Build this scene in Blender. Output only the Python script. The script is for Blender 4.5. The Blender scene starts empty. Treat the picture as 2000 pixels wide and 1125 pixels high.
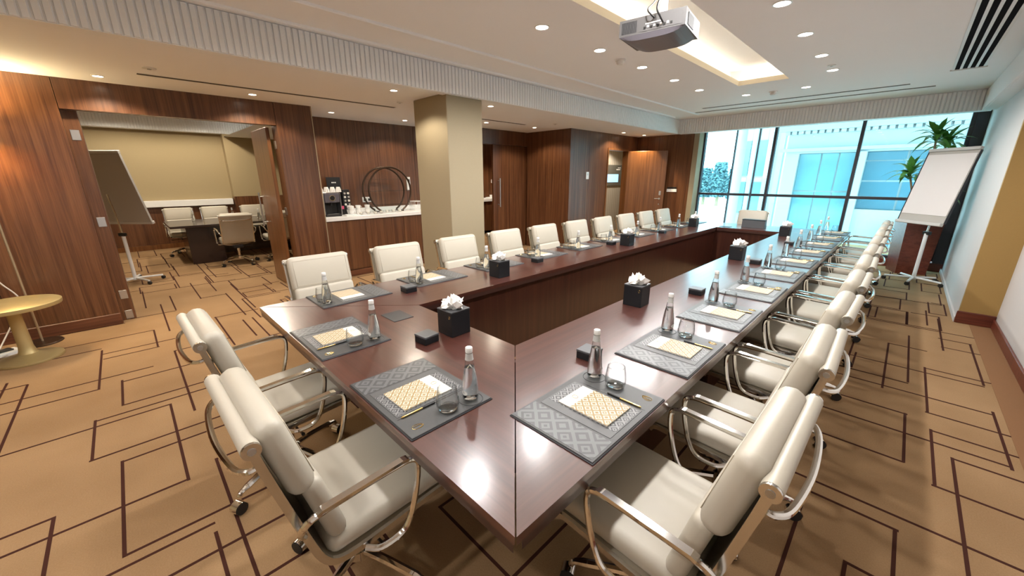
import bpy, bmesh, math, random
from mathutils import Matrix, Vector
random.seed(7)
PI = math.pi
sc = bpy.context.scene
COL = sc.collection

# ------------------------------------------------------------------ camera
F_PX = 747.49
cam_d = bpy.data.cameras.new('camera')
cam_d.sensor_width = 36.0
cam_d.sensor_fit = 'HORIZONTAL'
cam_d.lens = F_PX / 2000 * 36.0
cam_d.clip_start = 0.02
cam_d.clip_end = 300
cam = bpy.data.objects.new('camera', cam_d)
COL.objects.link(cam)
R3 = Matrix(((0.70531245, -0.19637575, 0.6811541), (0.70889228, 0.19872523, -0.67674221), (-0.00246674, 0.96017959, 0.27937263)))
cam.matrix_world = Matrix.Translation((0, 0, 1.582)) @ R3.to_4x4()
sc.camera = cam

# ------------------------------------------------------------------ world, exposure
sc.view_settings.view_transform = 'Standard'
sc.view_settings.look = 'None'
sc.view_settings.exposure = 0.70
sc.view_settings.gamma = 1.0
sc.view_settings.use_curve_mapping = False
W = bpy.data.worlds.new('sky')
sc.world = W
W.use_nodes = True
wn = W.node_tree.nodes
wn['Background'].inputs['Color'].default_value = (0.66, 0.88, 1.0, 1)
wn['Background'].inputs['Strength'].default_value = 6.0
sun_d = bpy.data.lights.new('sun', 'SUN')
sun_d.energy = 3.0
sun_d.angle = 0.02
sun_d.color = (1.0, 0.95, 0.86)
sun = bpy.data.objects.new('sun', sun_d)
sun.rotation_euler = (math.radians(42), 0, math.radians(25))
COL.objects.link(sun)
LAMP_MAIN = 50.0
LAMP_SOFFIT = 40.0
WARM = (1.0, 0.88, 0.70)
NEUTRAL = (1.0, 0.975, 0.945)

# ------------------------------------------------------------------ materials
def new_mat(name):
    m = bpy.data.materials.new(name)
    m.use_nodes = True
    nt = m.node_tree
    return m, nt, nt.nodes['Principled BSDF']

def N(nt, t, **kw):
    n = nt.nodes.new(t)
    for k, v in kw.items():
        setattr(n, k, v)
    return n

def flat(name, col, rough=0.5, metal=0.0, var=0.0, scale=30.0, bump=0.0, spec=0.5, coat=0.0, aniso=None):
    m, nt, b = new_mat(name)
    c = (*col, 1)
    b.inputs['Base Color'].default_value = c
    b.inputs['Roughness'].default_value = rough
    b.inputs['Metallic'].default_value = metal
    b.inputs['Specular IOR Level'].default_value = spec
    if coat:
        b.inputs['Coat Weight'].default_value = coat
        b.inputs['Coat Roughness'].default_value = 0.08
    if var or bump:
        tc = N(nt, 'ShaderNodeTexCoord')
        no = N(nt, 'ShaderNodeTexNoise')
        no.inputs['Scale'].default_value = scale
        no.inputs['Detail'].default_value = 4
        nt.links.new(tc.outputs['Object'], no.inputs['Vector'])
        if var:
            mx = N(nt, 'ShaderNodeMix', data_type='RGBA')
            mx.inputs[6].default_value = tuple(max(0, x * (1 - var)) for x in col) + (1,)
            mx.inputs[7].default_value = tuple(min(1, x * (1 + var)) for x in col) + (1,)
            nt.links.new(no.outputs['Fac'], mx.inputs[0])
            nt.links.new(mx.outputs[2], b.inputs['Base Color'])
        if bump:
            bp = N(nt, 'ShaderNodeBump')
            bp.inputs['Strength'].default_value = bump
            bp.inputs['Distance'].default_value = 0.004
            nt.links.new(no.outputs['Fac'], bp.inputs['Height'])
            nt.links.new(bp.outputs['Normal'], b.inputs['Normal'])
    return m

def wood(name, dark, mid, light, axis='Z', rough=0.35, fine=1.0, coat=0.0):
    """straight-grained veneer, the grain running along one world axis"""
    m, nt, b = new_mat(name)
    geo = N(nt, 'ShaderNodeNewGeometry')
    mp = N(nt, 'ShaderNodeMapping')
    s = {'Z': (14, 14, 0.35), 'X': (0.4, 14, 14), 'Y': (14, 0.4, 14)}[axis]
    mp.inputs['Scale'].default_value = tuple(v * fine for v in s)
    nt.links.new(geo.outputs['Position'], mp.inputs['Vector'])
    n1 = N(nt, 'ShaderNodeTexNoise')
    n1.inputs['Scale'].default_value = 1.6
    n1.inputs['Detail'].default_value = 6
    n1.inputs['Roughness'].default_value = 0.62
    n1.inputs['Distortion'].default_value = 0.25
    nt.links.new(mp.outputs['Vector'], n1.inputs['Vector'])
    n2 = N(nt, 'ShaderNodeTexNoise')
    n2.inputs['Scale'].default_value = 7.0
    n2.inputs['Detail'].default_value = 3
    nt.links.new(mp.outputs['Vector'], n2.inputs['Vector'])
    ad = N(nt, 'ShaderNodeMath', operation='MULTIPLY_ADD')
    nt.links.new(n2.outputs['Fac'], ad.inputs[0])
    ad.inputs[1].default_value = 0.45
    nt.links.new(n1.outputs['Fac'], ad.inputs[2])
    r = N(nt, 'ShaderNodeValToRGB')
    e = r.color_ramp.elements
    e[0].position = 0.5
    e[0].color = (*dark, 1)
    e[1].position = 0.98
    e[1].color = (*light, 1)
    em = r.color_ramp.elements.new(0.72)
    em.color = (*mid, 1)
    nt.links.new(ad.outputs[0], r.inputs['Fac'])
    nt.links.new(r.outputs['Color'], b.inputs['Base Color'])
    b.inputs['Roughness'].default_value = rough
    if coat:
        b.inputs['Coat Weight'].default_value = coat
        b.inputs['Coat Roughness'].default_value = 0.19
    return m

def diamond(name, a, c, cell=0.04, rough=0.5, offs=(0, 0), thr=(0.10, 0.24, 0.40)):
    """nested diamonds in two tones on the object's own XY"""
    m, nt, b = new_mat(name)
    tc = N(nt, 'ShaderNodeTexCoord')
    sp = N(nt, 'ShaderNodeSeparateXYZ')
    nt.links.new(tc.outputs['Object'], sp.inputs[0])
    outs = []
    for i, ax in enumerate('XY'):
        d = N(nt, 'ShaderNodeMath', operation='MULTIPLY_ADD')
        nt.links.new(sp.outputs[ax], d.inputs[0])
        d.inputs[1].default_value = 1 / cell
        d.inputs[2].default_value = offs[i] + 50
        f = N(nt, 'ShaderNodeMath', operation='FRACT')
        nt.links.new(d.outputs[0], f.inputs[0])
        s = N(nt, 'ShaderNodeMath', operation='SUBTRACT')
        nt.links.new(f.outputs[0], s.inputs[0])
        s.inputs[1].default_value = 0.5
        ab = N(nt, 'ShaderNodeMath', operation='ABSOLUTE')
        nt.links.new(s.outputs[0], ab.inputs[0])
        outs.append(ab)
    su = N(nt, 'ShaderNodeMath', operation='ADD')
    nt.links.new(outs[0].outputs[0], su.inputs[0])
    nt.links.new(outs[1].outputs[0], su.inputs[1])
    r = N(nt, 'ShaderNodeValToRGB')
    cr = r.color_ramp
    cr.interpolation = 'CONSTANT'
    cr.elements[0].position = 0.0
    cr.elements[0].color = (*a, 1)
    cr.elements[1].position = thr[0]
    cr.elements[1].color = (*c, 1)
    x = cr.elements.new(thr[1]); x.color = (*a, 1)
    x = cr.elements.new(thr[2]); x.color = (*c, 1)
    x = cr.elements.new(0.62); x.color = (*a, 1)
    x = cr.elements.new(0.80); x.color = (*c, 1)
    nt.links.new(su.outputs[0], r.inputs['Fac'])
    nt.links.new(r.outputs['Color'], b.inputs['Base Color'])
    b.inputs['Roughness'].default_value = rough
    return m

def clear_glass(name, tint=(0.96, 0.98, 0.98), ior=1.45, rough=0.0, boost=1.0, edge=None):
    m = bpy.data.materials.new(name)
    m.use_nodes = True
    nt = m.node_tree
    nt.nodes.remove(nt.nodes['Principled BSDF'])
    out = nt.nodes['Material Output']
    tr = N(nt, 'ShaderNodeBsdfTransparent')
    tr.inputs['Color'].default_value = (*tint, 1)
    if edge: 
        lw_ = N(nt, 'ShaderNodeLayerWeight'); lw_.inputs['Blend'].default_value = 0.5
        p3 = N(nt, 'ShaderNodeMath', operation='POWER'); p3.inputs[1].default_value = 2.5
        nt.links.new(lw_.outputs['Facing'], p3.inputs[0])
        mc = N(nt, 'ShaderNodeMix', data_type='RGBA'); mc.inputs[6].default_value = (*tint, 1); mc.inputs[7].default_value = (*edge, 1)
        nt.links.new(p3.outputs[0], mc.inputs[0]); nt.links.new(mc.outputs[2], tr.inputs['Color'])
    gl = N(nt, 'ShaderNodeBsdfGlossy')
    gl.inputs['Roughness'].default_value = rough
    fr = N(nt, 'ShaderNodeLayerWeight')
    fr.inputs['Blend'].default_value = 0.5
    pw_ = N(nt, 'ShaderNodeMath', operation='POWER')
    pw_.inputs[1].default_value = 4.0
    nt.links.new(fr.outputs['Facing'], pw_.inputs[0])
    mul = N(nt, 'ShaderNodeMath', operation='MULTIPLY_ADD')
    mul.inputs[1].default_value = 0.75 * boost
    mul.inputs[2].default_value = 0.04 * boost
    mul.use_clamp = True
    nt.links.new(pw_.outputs[0], mul.inputs[0])
    mx = N(nt, 'ShaderNodeMixShader')
    nt.links.new(mul.outputs[0], mx.inputs[0])
    nt.links.new(tr.outputs[0], mx.inputs[1])
    nt.links.new(gl.outputs[0], mx.inputs[2])
    nt.links.new(mx.outputs[0], out.inputs['Surface'])
    return m

def emit(name, col, strength):
    m, nt, b = new_mat(name)
    b.inputs['Base Color'].default_value = (*col, 1)
    b.inputs['Emission Color'].default_value = (*col, 1)
    b.inputs['Emission Strength'].default_value = strength
    return m

M = {}
M['wood'] = wood('walnut_veneer', (0.052, 0.0170, 0.0070), (0.112, 0.042, 0.0165), (0.175, 0.077, 0.032), 'Z', 0.32, coat=0.25)
M['wood_h'] = wood('walnut_skirting', (0.065, 0.019, 0.008), (0.12, 0.04, 0.017), (0.165, 0.062, 0.027), 'Y', 0.4)
M['wood_red'] = wood('red_brown_base', (0.07, 0.014, 0.008), (0.14, 0.032, 0.017), (0.18, 0.05, 0.028), 'X', 0.35)
M['wood_door'] = wood('oak_door', (0.09, 0.030, 0.009), (0.17, 0.064, 0.019), (0.24, 0.10, 0.034), 'Z', 0.32, coat=0.2)
M['table_x'] = wood('mahogany_across', (0.048, 0.014, 0.010), (0.066, 0.020, 0.014), (0.088, 0.028, 0.020), 'X', 0.30, 1.0, coat=0.85)
M['table_y'] = wood('mahogany_along', (0.048, 0.014, 0.010), (0.066, 0.020, 0.014), (0.088, 0.028, 0.020), 'Y', 0.30, 1.0, coat=0.85)
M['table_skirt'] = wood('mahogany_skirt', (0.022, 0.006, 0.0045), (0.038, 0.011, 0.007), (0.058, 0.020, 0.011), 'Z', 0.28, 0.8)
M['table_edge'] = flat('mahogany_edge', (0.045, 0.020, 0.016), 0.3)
M['dark_table'] = flat('dark_table', (0.022, 0.010, 0.008), 0.25, coat=0.3)
M['ceiling'] = flat('ceiling_paint', (0.91, 0.92, 0.945), 0.8, var=0.01, scale=3)
M['cornice'] = flat('cornice_paint', (0.89, 0.91, 0.93), 0.6)
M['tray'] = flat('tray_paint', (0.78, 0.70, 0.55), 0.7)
M['wall_pale'] = flat('pale_wallpaper', (0.54, 0.51, 0.49), 0.75, var=0.04, scale=60)
M['wall_beige'] = flat('beige_wallpaper', (0.36, 0.28, 0.155), 0.8, var=0.05, scale=90)
M['wall_gold'] = flat('gold_wallpaper', (0.33, 0.20, 0.06), 0.75, var=0.05, scale=90)
M['column'] = flat('linen_column', (0.31, 0.255, 0.165), 0.8, var=0.05, scale=120)
M['trim_metal'] = flat('bronze_trim', (0.42, 0.33, 0.22), 0.35, 0.6)
M['white'] = flat('white_gloss', (0.82, 0.82, 0.81), 0.3)
M['white_stone'] = flat('white_worktop', (0.80, 0.79, 0.78), 0.25, var=0.03, scale=8)
M['china'] = flat('china', (0.85, 0.84, 0.82), 0.15)
M['neck_foil'] = flat('neck_foil', (0.50, 0.50, 0.49), 0.35)
M['plastic_white'] = flat('white_plastic', (0.75, 0.75, 0.74), 0.4)
M['leather'] = flat('cream_leather', (0.475, 0.432, 0.355), 0.40, var=0.03, scale=14, bump=0.08)
M['leather_back'] = flat('cream_leather_sling', (0.46, 0.40, 0.30), 0.42, var=0.03, scale=20)
M['chrome'] = flat('chrome', (0.80, 0.78, 0.75), 0.09, 1.0)
M['alu'] = flat('polished_aluminium', (0.72, 0.70, 0.67), 0.2, 1.0)
M['steel'] = flat('brushed_steel', (0.55, 0.55, 0.55), 0.35, 1.0)
M['black'] = flat('black_plastic', (0.012, 0.012, 0.013), 0.35)
M['black_soft'] = flat('black_rubber', (0.016, 0.015, 0.015), 0.6)
M['pad'] = flat('grey_leather_pad', (0.052, 0.052, 0.053), 0.45, var=0.06, scale=80, bump=0.05)
M['pad_tray'] = flat('grey_leather_tray', (0.082, 0.082, 0.084), 0.42, var=0.05, scale=80)
M['pad_edge'] = flat('dark_pad_edge', (0.022, 0.022, 0.026), 0.45)
M['pad_band'] = diamond('embossed_diamonds', (0.058, 0.059, 0.062), (0.115, 0.118, 0.122), 0.084, 0.36)
M['tray_lining'] = diamond('tray_lining', (0.03, 0.03, 0.035), (0.20, 0.20, 0.20), 0.04, 0.4)
M['note_cover'] = diamond('gold_diamonds', (0.58, 0.52, 0.41), (0.30, 0.20, 0.085), 0.040, 0.5)
M['paper'] = flat('paper', (0.70, 0.67, 0.60), 0.7)
M['tissue'] = flat('tissue', (0.86, 0.85, 0.82), 0.9)
M['gold'] = flat('gold', (0.75, 0.53, 0.20), 0.25, 1.0)
M['box'] = flat('black_leather_box', (0.010, 0.0105, 0.013), 0.42, spec=0.3, var=0.1, scale=60, bump=0.08)
M['box_top'] = flat('charcoal_leather_lid', (0.075, 0.078, 0.085), 0.4, var=0.05, scale=60)
M['glass'] = clear_glass('drinking_glass', (0.985, 0.99, 0.99), 1.5, boost=1.0, edge=(0.55, 0.57, 0.58))
M['bottle_glass'] = clear_glass('bottle_glass', (0.955, 0.965, 0.97), 1.5, boost=1.1, edge=(0.45, 0.47, 0.48))
M['water'], _nt, _b = new_mat('water')
_b.inputs['Base Color'].default_value = (0.93, 0.97, 0.98, 1); _b.inputs['Roughness'].default_value = 0.0
_b.inputs['IOR'].default_value = 1.33; _b.inputs['Transmission Weight'].default_value = 1.0
M['pane'] = clear_glass('window_glass', (0.72, 0.90, 0.93), 1.3, boost=0.7)
M['shelf_glass'] = clear_glass('shelf_glass', (0.85, 0.90, 0.90), 1.4, boost=1.0)
M['frame_dark'] = flat('dark_bronze_frame', (0.030, 0.028, 0.036), 0.4)
M['brass_table'] = flat('pale_brass', (0.46, 0.36, 0.17), 0.42, 0.55)
M['bronze_dark'] = flat('dark_bronze', (0.06, 0.035, 0.022), 0.35, 0.6)
M['board'] = flat('flip_board', (0.72, 0.67, 0.65), 0.6)
M['board_back'] = flat('flip_board_back', (0.44, 0.41, 0.37), 0.6)
M['board_frame'] = flat('flip_frame', (0.55, 0.54, 0.52), 0.4)
M['leaf'] = flat('dracaena_leaf', (0.10, 0.31, 0.055), 0.35, var=0.4, scale=7)
M['cane'] = flat('plant_cane', (0.30, 0.22, 0.13), 0.8, var=0.2, scale=40)
M['soil'] = flat('soil', (0.03, 0.02, 0.014), 0.9)
M['lamp_on'] = emit('lit_lamp', (1.0, 0.94, 0.85), 14.0)
M['lamp_warm'] = emit('lit_lamp_warm', (1.0, 0.86, 0.66), 14.0)
M['strip_on'] = emit('cove_strip', (1.0, 0.86, 0.64), 4.2)
M['shade_on'] = emit('lit_shade', (1.0, 0.72, 0.36), 2.5)
M['screen'] = emit('blue_screen', (0.22, 0.50, 0.85), 1.2)
M['proj_grey'] = flat('projector_grey', (0.12, 0.115, 0.115), 0.45)
M['proj_dark'] = flat('projector_dark', (0.13, 0.12, 0.14), 0.3)
M['proj_vent'] = flat('vent_dark', (0.03, 0.03, 0.035), 0.6)
M['wallpaper'] = diamond('corridor_wallpaper', (0.30, 0.27, 0.23), (0.36, 0.33, 0.29), 0.2, 0.7)
M['sign_grey'] = flat('sign_grey', (0.12, 0.115, 0.10), 0.35, 0.3)
M['ext_white'] = flat('white_render', (0.46, 0.49, 0.49), 0.8, var=0.03, scale=1.5)
M['ext_glass'] = flat('facade_glass', (0.17, 0.34, 0.38), 0.1, var=0.3, scale=0.6)
M['ext_dark'] = flat('facade_recess', (0.075, 0.18, 0.23), 0.2, var=0.4, scale=0.5)
M['ext_ground'] = flat('pale_paving', (0.72, 0.70, 0.66), 0.8)
M['foliage'] = flat('far_foliage', (0.10, 0.20, 0.22), 0.8, var=0.4, scale=2)
M['pink'] = flat('pink_box', (0.62, 0.07, 0.16), 0.5)
M['cable'] = flat('white_cable', (0.62, 0.57, 0.52), 0.5)

# carpet: tan loop pile with a soft mottling
def carpet():
    m, nt, b = new_mat('tan_carpet')
    geo = N(nt, 'ShaderNodeNewGeometry')
    n1 = N(nt, 'ShaderNodeTexNoise'); n1.inputs['Scale'].default_value = 160; n1.inputs['Detail'].default_value = 3
    n2 = N(nt, 'ShaderNodeTexNoise'); n2.inputs['Scale'].default_value = 1.4; n2.inputs['Detail'].default_value = 5
    nt.links.new(geo.outputs['Position'], n1.inputs['Vector'])
    nt.links.new(geo.outputs['Position'], n2.inputs['Vector'])
    ad = N(nt, 'ShaderNodeMath', operation='MULTIPLY_ADD'); ad.inputs[1].default_value = 0.5
    nt.links.new(n1.outputs['Fac'], ad.inputs[0]); nt.links.new(n2.outputs['Fac'], ad.inputs[2])
    r = N(nt, 'ShaderNodeValToRGB')
    r.color_ramp.elements[0].position = 0.5; r.color_ramp.elements[0].color = (0.252, 0.150, 0.074, 1)
    r.color_ramp.elements[1].position = 1.0; r.color_ramp.elements[1].color = (0.355, 0.224, 0.118, 1)
    nt.links.new(ad.outputs[0], r.inputs['Fac'])
    nt.links.new(r.outputs['Color'], b.inputs['Base Color'])
    b.inputs['Roughness'].default_value = 0.95
    b.inputs['Specular IOR Level'].default_value = 0.1
    bp = N(nt, 'ShaderNodeBump'); bp.inputs['Strength'].default_value = 0.25; bp.inputs['Distance'].default_value = 0.004
    nt.links.new(n1.outputs['Fac'], bp.inputs['Height']); nt.links.new(bp.outputs['Normal'], b.inputs['Normal'])
    return m
M['carpet'] = carpet()
M['carpet_line'] = flat('carpet_line', (0.055, 0.020, 0.014), 0.95, spec=0.1)
M['carpet_border'] = flat('carpet_border', (0.24, 0.125, 0.062), 0.95, var=0.06, scale=120, spec=0.1)

# ------------------------------------------------------------------ mesh helpers
class MB:
    def __init__(s):
        s.v = []; s.f = []
    def add(s, vs, fs):
        o = len(s.v)
        s.v += [tuple(p) for p in vs]
        s.f += [tuple(i + o for i in f) for f in fs]
        return s
    def box(s, x0, x1, y0, y1, z0, z1):
        x0, x1 = min(x0, x1), max(x0, x1); y0, y1 = min(y0, y1), max(y0, y1); z0, z1 = min(z0, z1), max(z0, z1)
        return s.add([(x0,y0,z0),(x1,y0,z0),(x1,y1,z0),(x0,y1,z0),(x0,y0,z1),(x1,y0,z1),(x1,y1,z1),(x0,y1,z1)],
                     [(0,3,2,1),(4,5,6,7),(0,1,5,4),(1,2,6,5),(2,3,7,6),(3,0,4,7)])
    def rbox(s, x0, x1, y0, y1, z0, z1, r=0.01, seg=2, mat=None):
        bm = bmesh.new()
        t = MB().box(x0, x1, y0, y1, z0, z1)
        vs = [bm.verts.new(p) for p in t.v]
        for f in t.f: bm.faces.new([vs[i] for i in f])
        bmesh.ops.bevel(bm, geom=list(bm.edges) + list(bm.verts), offset=r, segments=seg, profile=0.5, affect='EDGES')
        if mat is not None: bmesh.ops.transform(bm, matrix=mat, verts=bm.verts)
        bm.verts.index_update()
        s.add([v.co.copy() for v in bm.verts], [[v.index for v in f.verts] for f in bm.faces])
        bm.free()
        return s
    def prism(s, pts, z0, z1):
        n = len(pts)
        return s.add([(x, y, z0) for x, y in pts] + [(x, y, z1) for x, y in pts],
                     [tuple(range(n - 1, -1, -1)), tuple(range(n, 2 * n))] + [(i, (i + 1) % n, n + (i + 1) % n, n + i) for i in range(n)])
    def lathe(s, prof, seg=20, c=(0, 0, 0), cap=True):
        vs = []; fs = []
        for r, z in prof:
            for k in range(seg):
                a = 2 * PI * k / seg
                vs.append((c[0] + r * math.cos(a), c[1] + r * math.sin(a), c[2] + z))
        for i in range(len(prof) - 1):
            for k in range(seg):
                k2 = (k + 1) % seg
                fs.append((i*seg+k, i*seg+k2, (i+1)*seg+k2, (i+1)*seg+k))
        if cap:
            fs.append(tuple(range(seg - 1, -1, -1)))
            fs.append(tuple((len(prof)-1)*seg + k for k in range(seg)))
        return s.add(vs, fs)
    def tube(s, path, r, seg=8, closed=False, flat_=None):
        """sweep a circle (or, with flat_=(w,h), a rectangle) along a path"""
        P = [Vector(p) for p in path]; n = len(P); vs = []; fs = []
        up = None
        for i, p in enumerate(P):
            a = P[i-1] if (i or closed) else P[i]
            b = P[(i+1) % n] if (i < n-1 or closed) else P[i]
            t = (b - a).normalized()
            if up is None:
                up = Vector((0, 0, 1)) if abs(t.z) < 0.9 else Vector((1, 0, 0))
            side = t.cross(up)
            if side.length < 1e-5: side = t.cross(Vector((1, 0, 0)))
            side.normalize(); up = side.cross(t).normalized()
            rr = r[i] if isinstance(r, (list, tuple)) else r
            if flat_:
                w, hh = flat_
                for (cx, cy) in ((-w,-hh),(w,-hh),(w,hh),(-w,hh)): vs.append(p + side*cx*0.5 + up*cy*0.5)
            else:
                for k in range(seg):
                    an = 2*PI*k/seg
                    vs.append(p + side*math.cos(an)*rr + up*math.sin(an)*rr)
        m = 4 if flat_ else seg
        for i in range(n if closed else n - 1):
            j = (i + 1) % n
            for k in range(m):
                k2 = (k + 1) % m
                fs.append((i*m+k, i*m+k2, j*m+k2, j*m+k))
        if not closed:
            fs.append(tuple(range(m-1, -1, -1))); fs.append(tuple((n-1)*m + k for k in range(m)))
        return s.add(vs, fs)
    def mesh(s, name, mat, smooth=False):
        me = bpy.data.meshes.new(name)
        me.from_pydata([tuple(p) for p in s.v], [], s.f)
        if mat: me.materials.append(M[mat] if isinstance(mat, str) else mat)
        bm = bmesh.new(); bm.from_mesh(me)
        bmesh.ops.recalc_face_normals(bm, faces=bm.faces)
        bm.to_mesh(me); bm.free()
        if smooth:
            me.polygons.foreach_set('use_smooth', [True] * len(me.polygons))
            try: me.set_sharp_from_angle(angle=math.radians(40))
            except Exception: pass
        me.update()
        return me
    def build(s, name, mat, parent=None, smooth=False, loc=None, rz=None):
        o = bpy.data.objects.new(name, s.mesh(name, mat, smooth))
        COL.objects.link(o)
        if parent is not None: o.parent = parent
        if loc is not None: o.location = loc
        if rz is not None: o.rotation_euler = (0, 0, rz)
        return o

def tag(o, label=None, cat=None, group=None, kind=None):
    if label: o['label'] = label
    if cat: o['category'] = cat
    if group: o['group'] = group
    if kind: o['kind'] = kind
    return o
def thing(name, label, cat, loc=(0, 0, 0), rz=0.0, group=None, kind=None):
    o = bpy.data.objects.new(name, None)
    COL.objects.link(o)
    o.empty_display_size = 0.1
    o.location = loc; o.rotation_euler = (0, 0, rz)
    return tag(o, label, cat, group, kind)
def inst(o, name, parent, loc=(0,0,0), rot=(0,0,0)):
    c = bpy.data.objects.new(name, o.data); COL.objects.link(c); c.parent = parent; c.location = loc; c.rotation_euler = rot
    return c
def copy_tree(o, parent=None):
    c = o.copy(); COL.objects.link(c); c.parent = parent
    for ch in list(o.children): copy_tree(ch, c)
    return c
def place(proto, used, loc, rz, label, group):
    o = proto if not used else copy_tree(proto)
    o.location = loc; o.rotation_euler = (0, 0, rz)
    tag(o, label, None, group)
    return o
def struct(name, label=None):
    return thing(name, label, None, kind='structure')
def box_part(name, mat, parent, *b):
    return MB().box(*b).build(name, mat, parent)
def grid(xs, ys, z, skip, name, mat, parent=None, plane='Z'):
    """sheet of quads over xs x ys at height z, cells in skip left open"""
    nx, ny = len(xs), len(ys)
    if plane == 'Z': vs = [(x, y, z) for y in ys for x in xs]
    m = MB()
    m.add(vs, [(j*nx+i, j*nx+i+1, (j+1)*nx+i+1, (j+1)*nx+i) for j in range(ny-1) for i in range(nx-1) if (i, j) not in skip])
    return m.build(name, mat, parent)
def arc(c, r, a0, a1, n):
    return [(c[0] + r*math.cos(a0+(a1-a0)*i/n), c[1] + r*math.sin(a0+(a1-a0)*i/n)) for i in range(n+1)]
def spline(pts, n=6):
    """Catmull-Rom through pts"""
    P = [Vector(p) for p in pts]; P = [2*P[0]-P[1]] + P + [2*P[-1]-P[-2]]; out = []
    for i in range(1, len(P)-2):
        a, b, c, d = P[i-1:i+3]
        for k in range(n):
            t = k/n
            out.append(0.5*((2*b) + (c-a)*t + (2*a-5*b+4*c-d)*t*t + (3*b-a-3*c+d)*t**3))
    out.append(P[-2])
    return out
ORD = ['first', 'second', 'third', 'fourth', 'fifth', 'sixth', 'seventh', 'eighth', 'ninth', 'tenth', 'eleventh', 'twelfth']

# ================================================================== THE ROOM
ZC, ZS = 2.78, 2.51            # main ceiling, lower soffit
XL, XB = -5.98, -3.90          # left panelled wall, fluted beam
# ---- floor with its woven line pattern
floor = MB().box(-12.2, 1.3, -3.4, 12.2, -0.1, 0).build('floor', 'carpet')
tag(floor, 'tan carpet woven with dark overlapping rectangle outlines', None, None, 'structure')
LW = 0.0145
lines = MB()
def xline(y, x0, x1):
    lines.box(min(x0,x1)-LW/2, max(x0,x1)+LW/2, y-LW/2, y+LW/2, 0.0, 0.0016)
def yline(x, y0, y1):
    lines.box(x-LW/2, x+LW/2, min(y0,y1)-LW/2, max(y0,y1)+LW/2, 0.0, 0.0013)
for y, x0, x1 in [(-.945,-4.79,-4.3),(-.825,-4.64,-3.49),(-.42,-5.12,-4.14),(-.29,-4.2,-3.71),(.07,-4.62,-3.26),(-.425,-3.58,-3.06),(-.045,-3.47,-2.46),
                  (-.3,-2.91,-2.1),(-.54,-2.61,-2.0),(.09,-2.55,-1.45),(-.035,-5.45,-4.85),(.085,-6.56,-5.31),(.205,-6.95,-6.14),(-.055,-7.52,-6.5),
                  (.505,-5.47,-4.38),(.715,-5.13,-4.5),(.78,-6.55,-5.32),(.93,-7.1,-5.55),(.71,-7.88,-6.81),(.495,-7.61,-6.5),
                  (5.065,.16,.41),(5.3,.52,.78),(5.58,.51,.72),(5.83,-.1,.78),(4.47,-.3,.71),(4.13,-.3,.29),(3.95,-.3,.15),(3.95,.15,.71),(4.585,.4,.78),(3.545,-.4,.29),
                  (3.675,.39,.78),(3.41,.41,.78),(3.255,-.3,.71),(2.885,-.4,.28),(3.125,.49,.78),(2.755,.4,.78),(2.35,-.4,.78),(2.245,-.07,.27),(1.88,.12,.5)]:
    xline(y, x0, x1)
for x, y0, y1 in [(-4.65,-1.3,-.83),(-4.35,-1.2,-.1),(-4.14,-1.1,-.42),(-4.17,-.29,.3),(-3.48,-.825,-.045),(-3.57,-.42,.3),(-3.705,-.29,.3),(-3.045,-.43,.3),
                  (-2.905,-.3,.3),(-2.61,-.9,-.54),(-2.465,-.9,-.05),(-2.095,-.3,.3),(-1.84,-.6,.3),(-2.545,.09,.5),(-5.96,-.74,-.26),(-5.455,-.7,-.04),(-5.0,-.42,.1),
                  (-5.18,-.8,-.43),(-6.1,-.2,.2),(-4.62,.07,.5),(-6.52,.5,.78),(-5.455,.5,.93),(-4.85,-.4,-.03),
                  (.155,3.9,5.07),(.295,4.16,5.46),(.435,6.01,6.68),(.525,5.2,6.37),(.715,4.5,5.58),(.395,3.68,4.6),(.715,3.23,4.0),(.405,2.76,3.42),(.485,1.4,3.13),
                  (.285,2.89,3.55),(-.07,1.2,2.25),(.265,1.5,2.24),(.12,1.2,1.88),(-.09,4.31,5.31),(-.05,4.17,4.57)]:
    yline(x, y0, y1)
rng = random.Random(3)
def rnd_rects(x0, x1, y0, y1, px, py, lx, ly):
    y = y0
    j = 0
    while y < y1:
        x = x0 + (0.5 * px if j % 2 else 0)
        while x < x1:
            ax = x + rng.uniform(-.15, .15); ay = y + rng.uniform(-.08, .08)
            bx = min(ax + rng.uniform(.7, 1.2) * lx, x1); by = min(ay + rng.uniform(.75, 1.3) * ly, y1)
            if bx - ax > .12 and by - ay > .06:
                xline(ay, ax, bx)
                yline(bx, ay, by)
                if rng.random() < .7: xline(by, ax + .1 * lx, bx)
                if rng.random() < .8: yline(ax, ay, by)
            x += px
        y += py; j += 1
rnd_rects(-11.7, -7.4, -1.6, 3.3, .95, .40, .95, .34)
rnd_rects(-7.3, -6.15, .9, 1.5, .9, .40, .9, .34)
rnd_rects(-6.0, -2.2, .85, 8.9, .95, .42, .95, .36)
rnd_rects(-6.0, -3.0, -3.2, -1.1, .95, .42, .95, .36)
rnd_rects(-2.6, .8, -3.2, -.75, .95, .42, .95, .36)
rnd_rects(-1.9, -.25, -.45, .55, .8, .40, .7, .34)
rnd_rects(-.35, .75, -.6, 1.35, .6, .45, .5, .5)
rnd_rects(-.5, .6, 5.9, 9.4, .38, .62, .34, .55)
rnd_rects(-2.1, -.5, .9, 8.8, .7, .45, .6, .4)
pl = lines.build('line_pattern', 'carpet_line', floor)
tag(pl, 'dark woven lines', None, None, 'stuff')
box_part('border', 'carpet_border', floor, .76, .93, -3.2, 6.38, 0, .0022)

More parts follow.
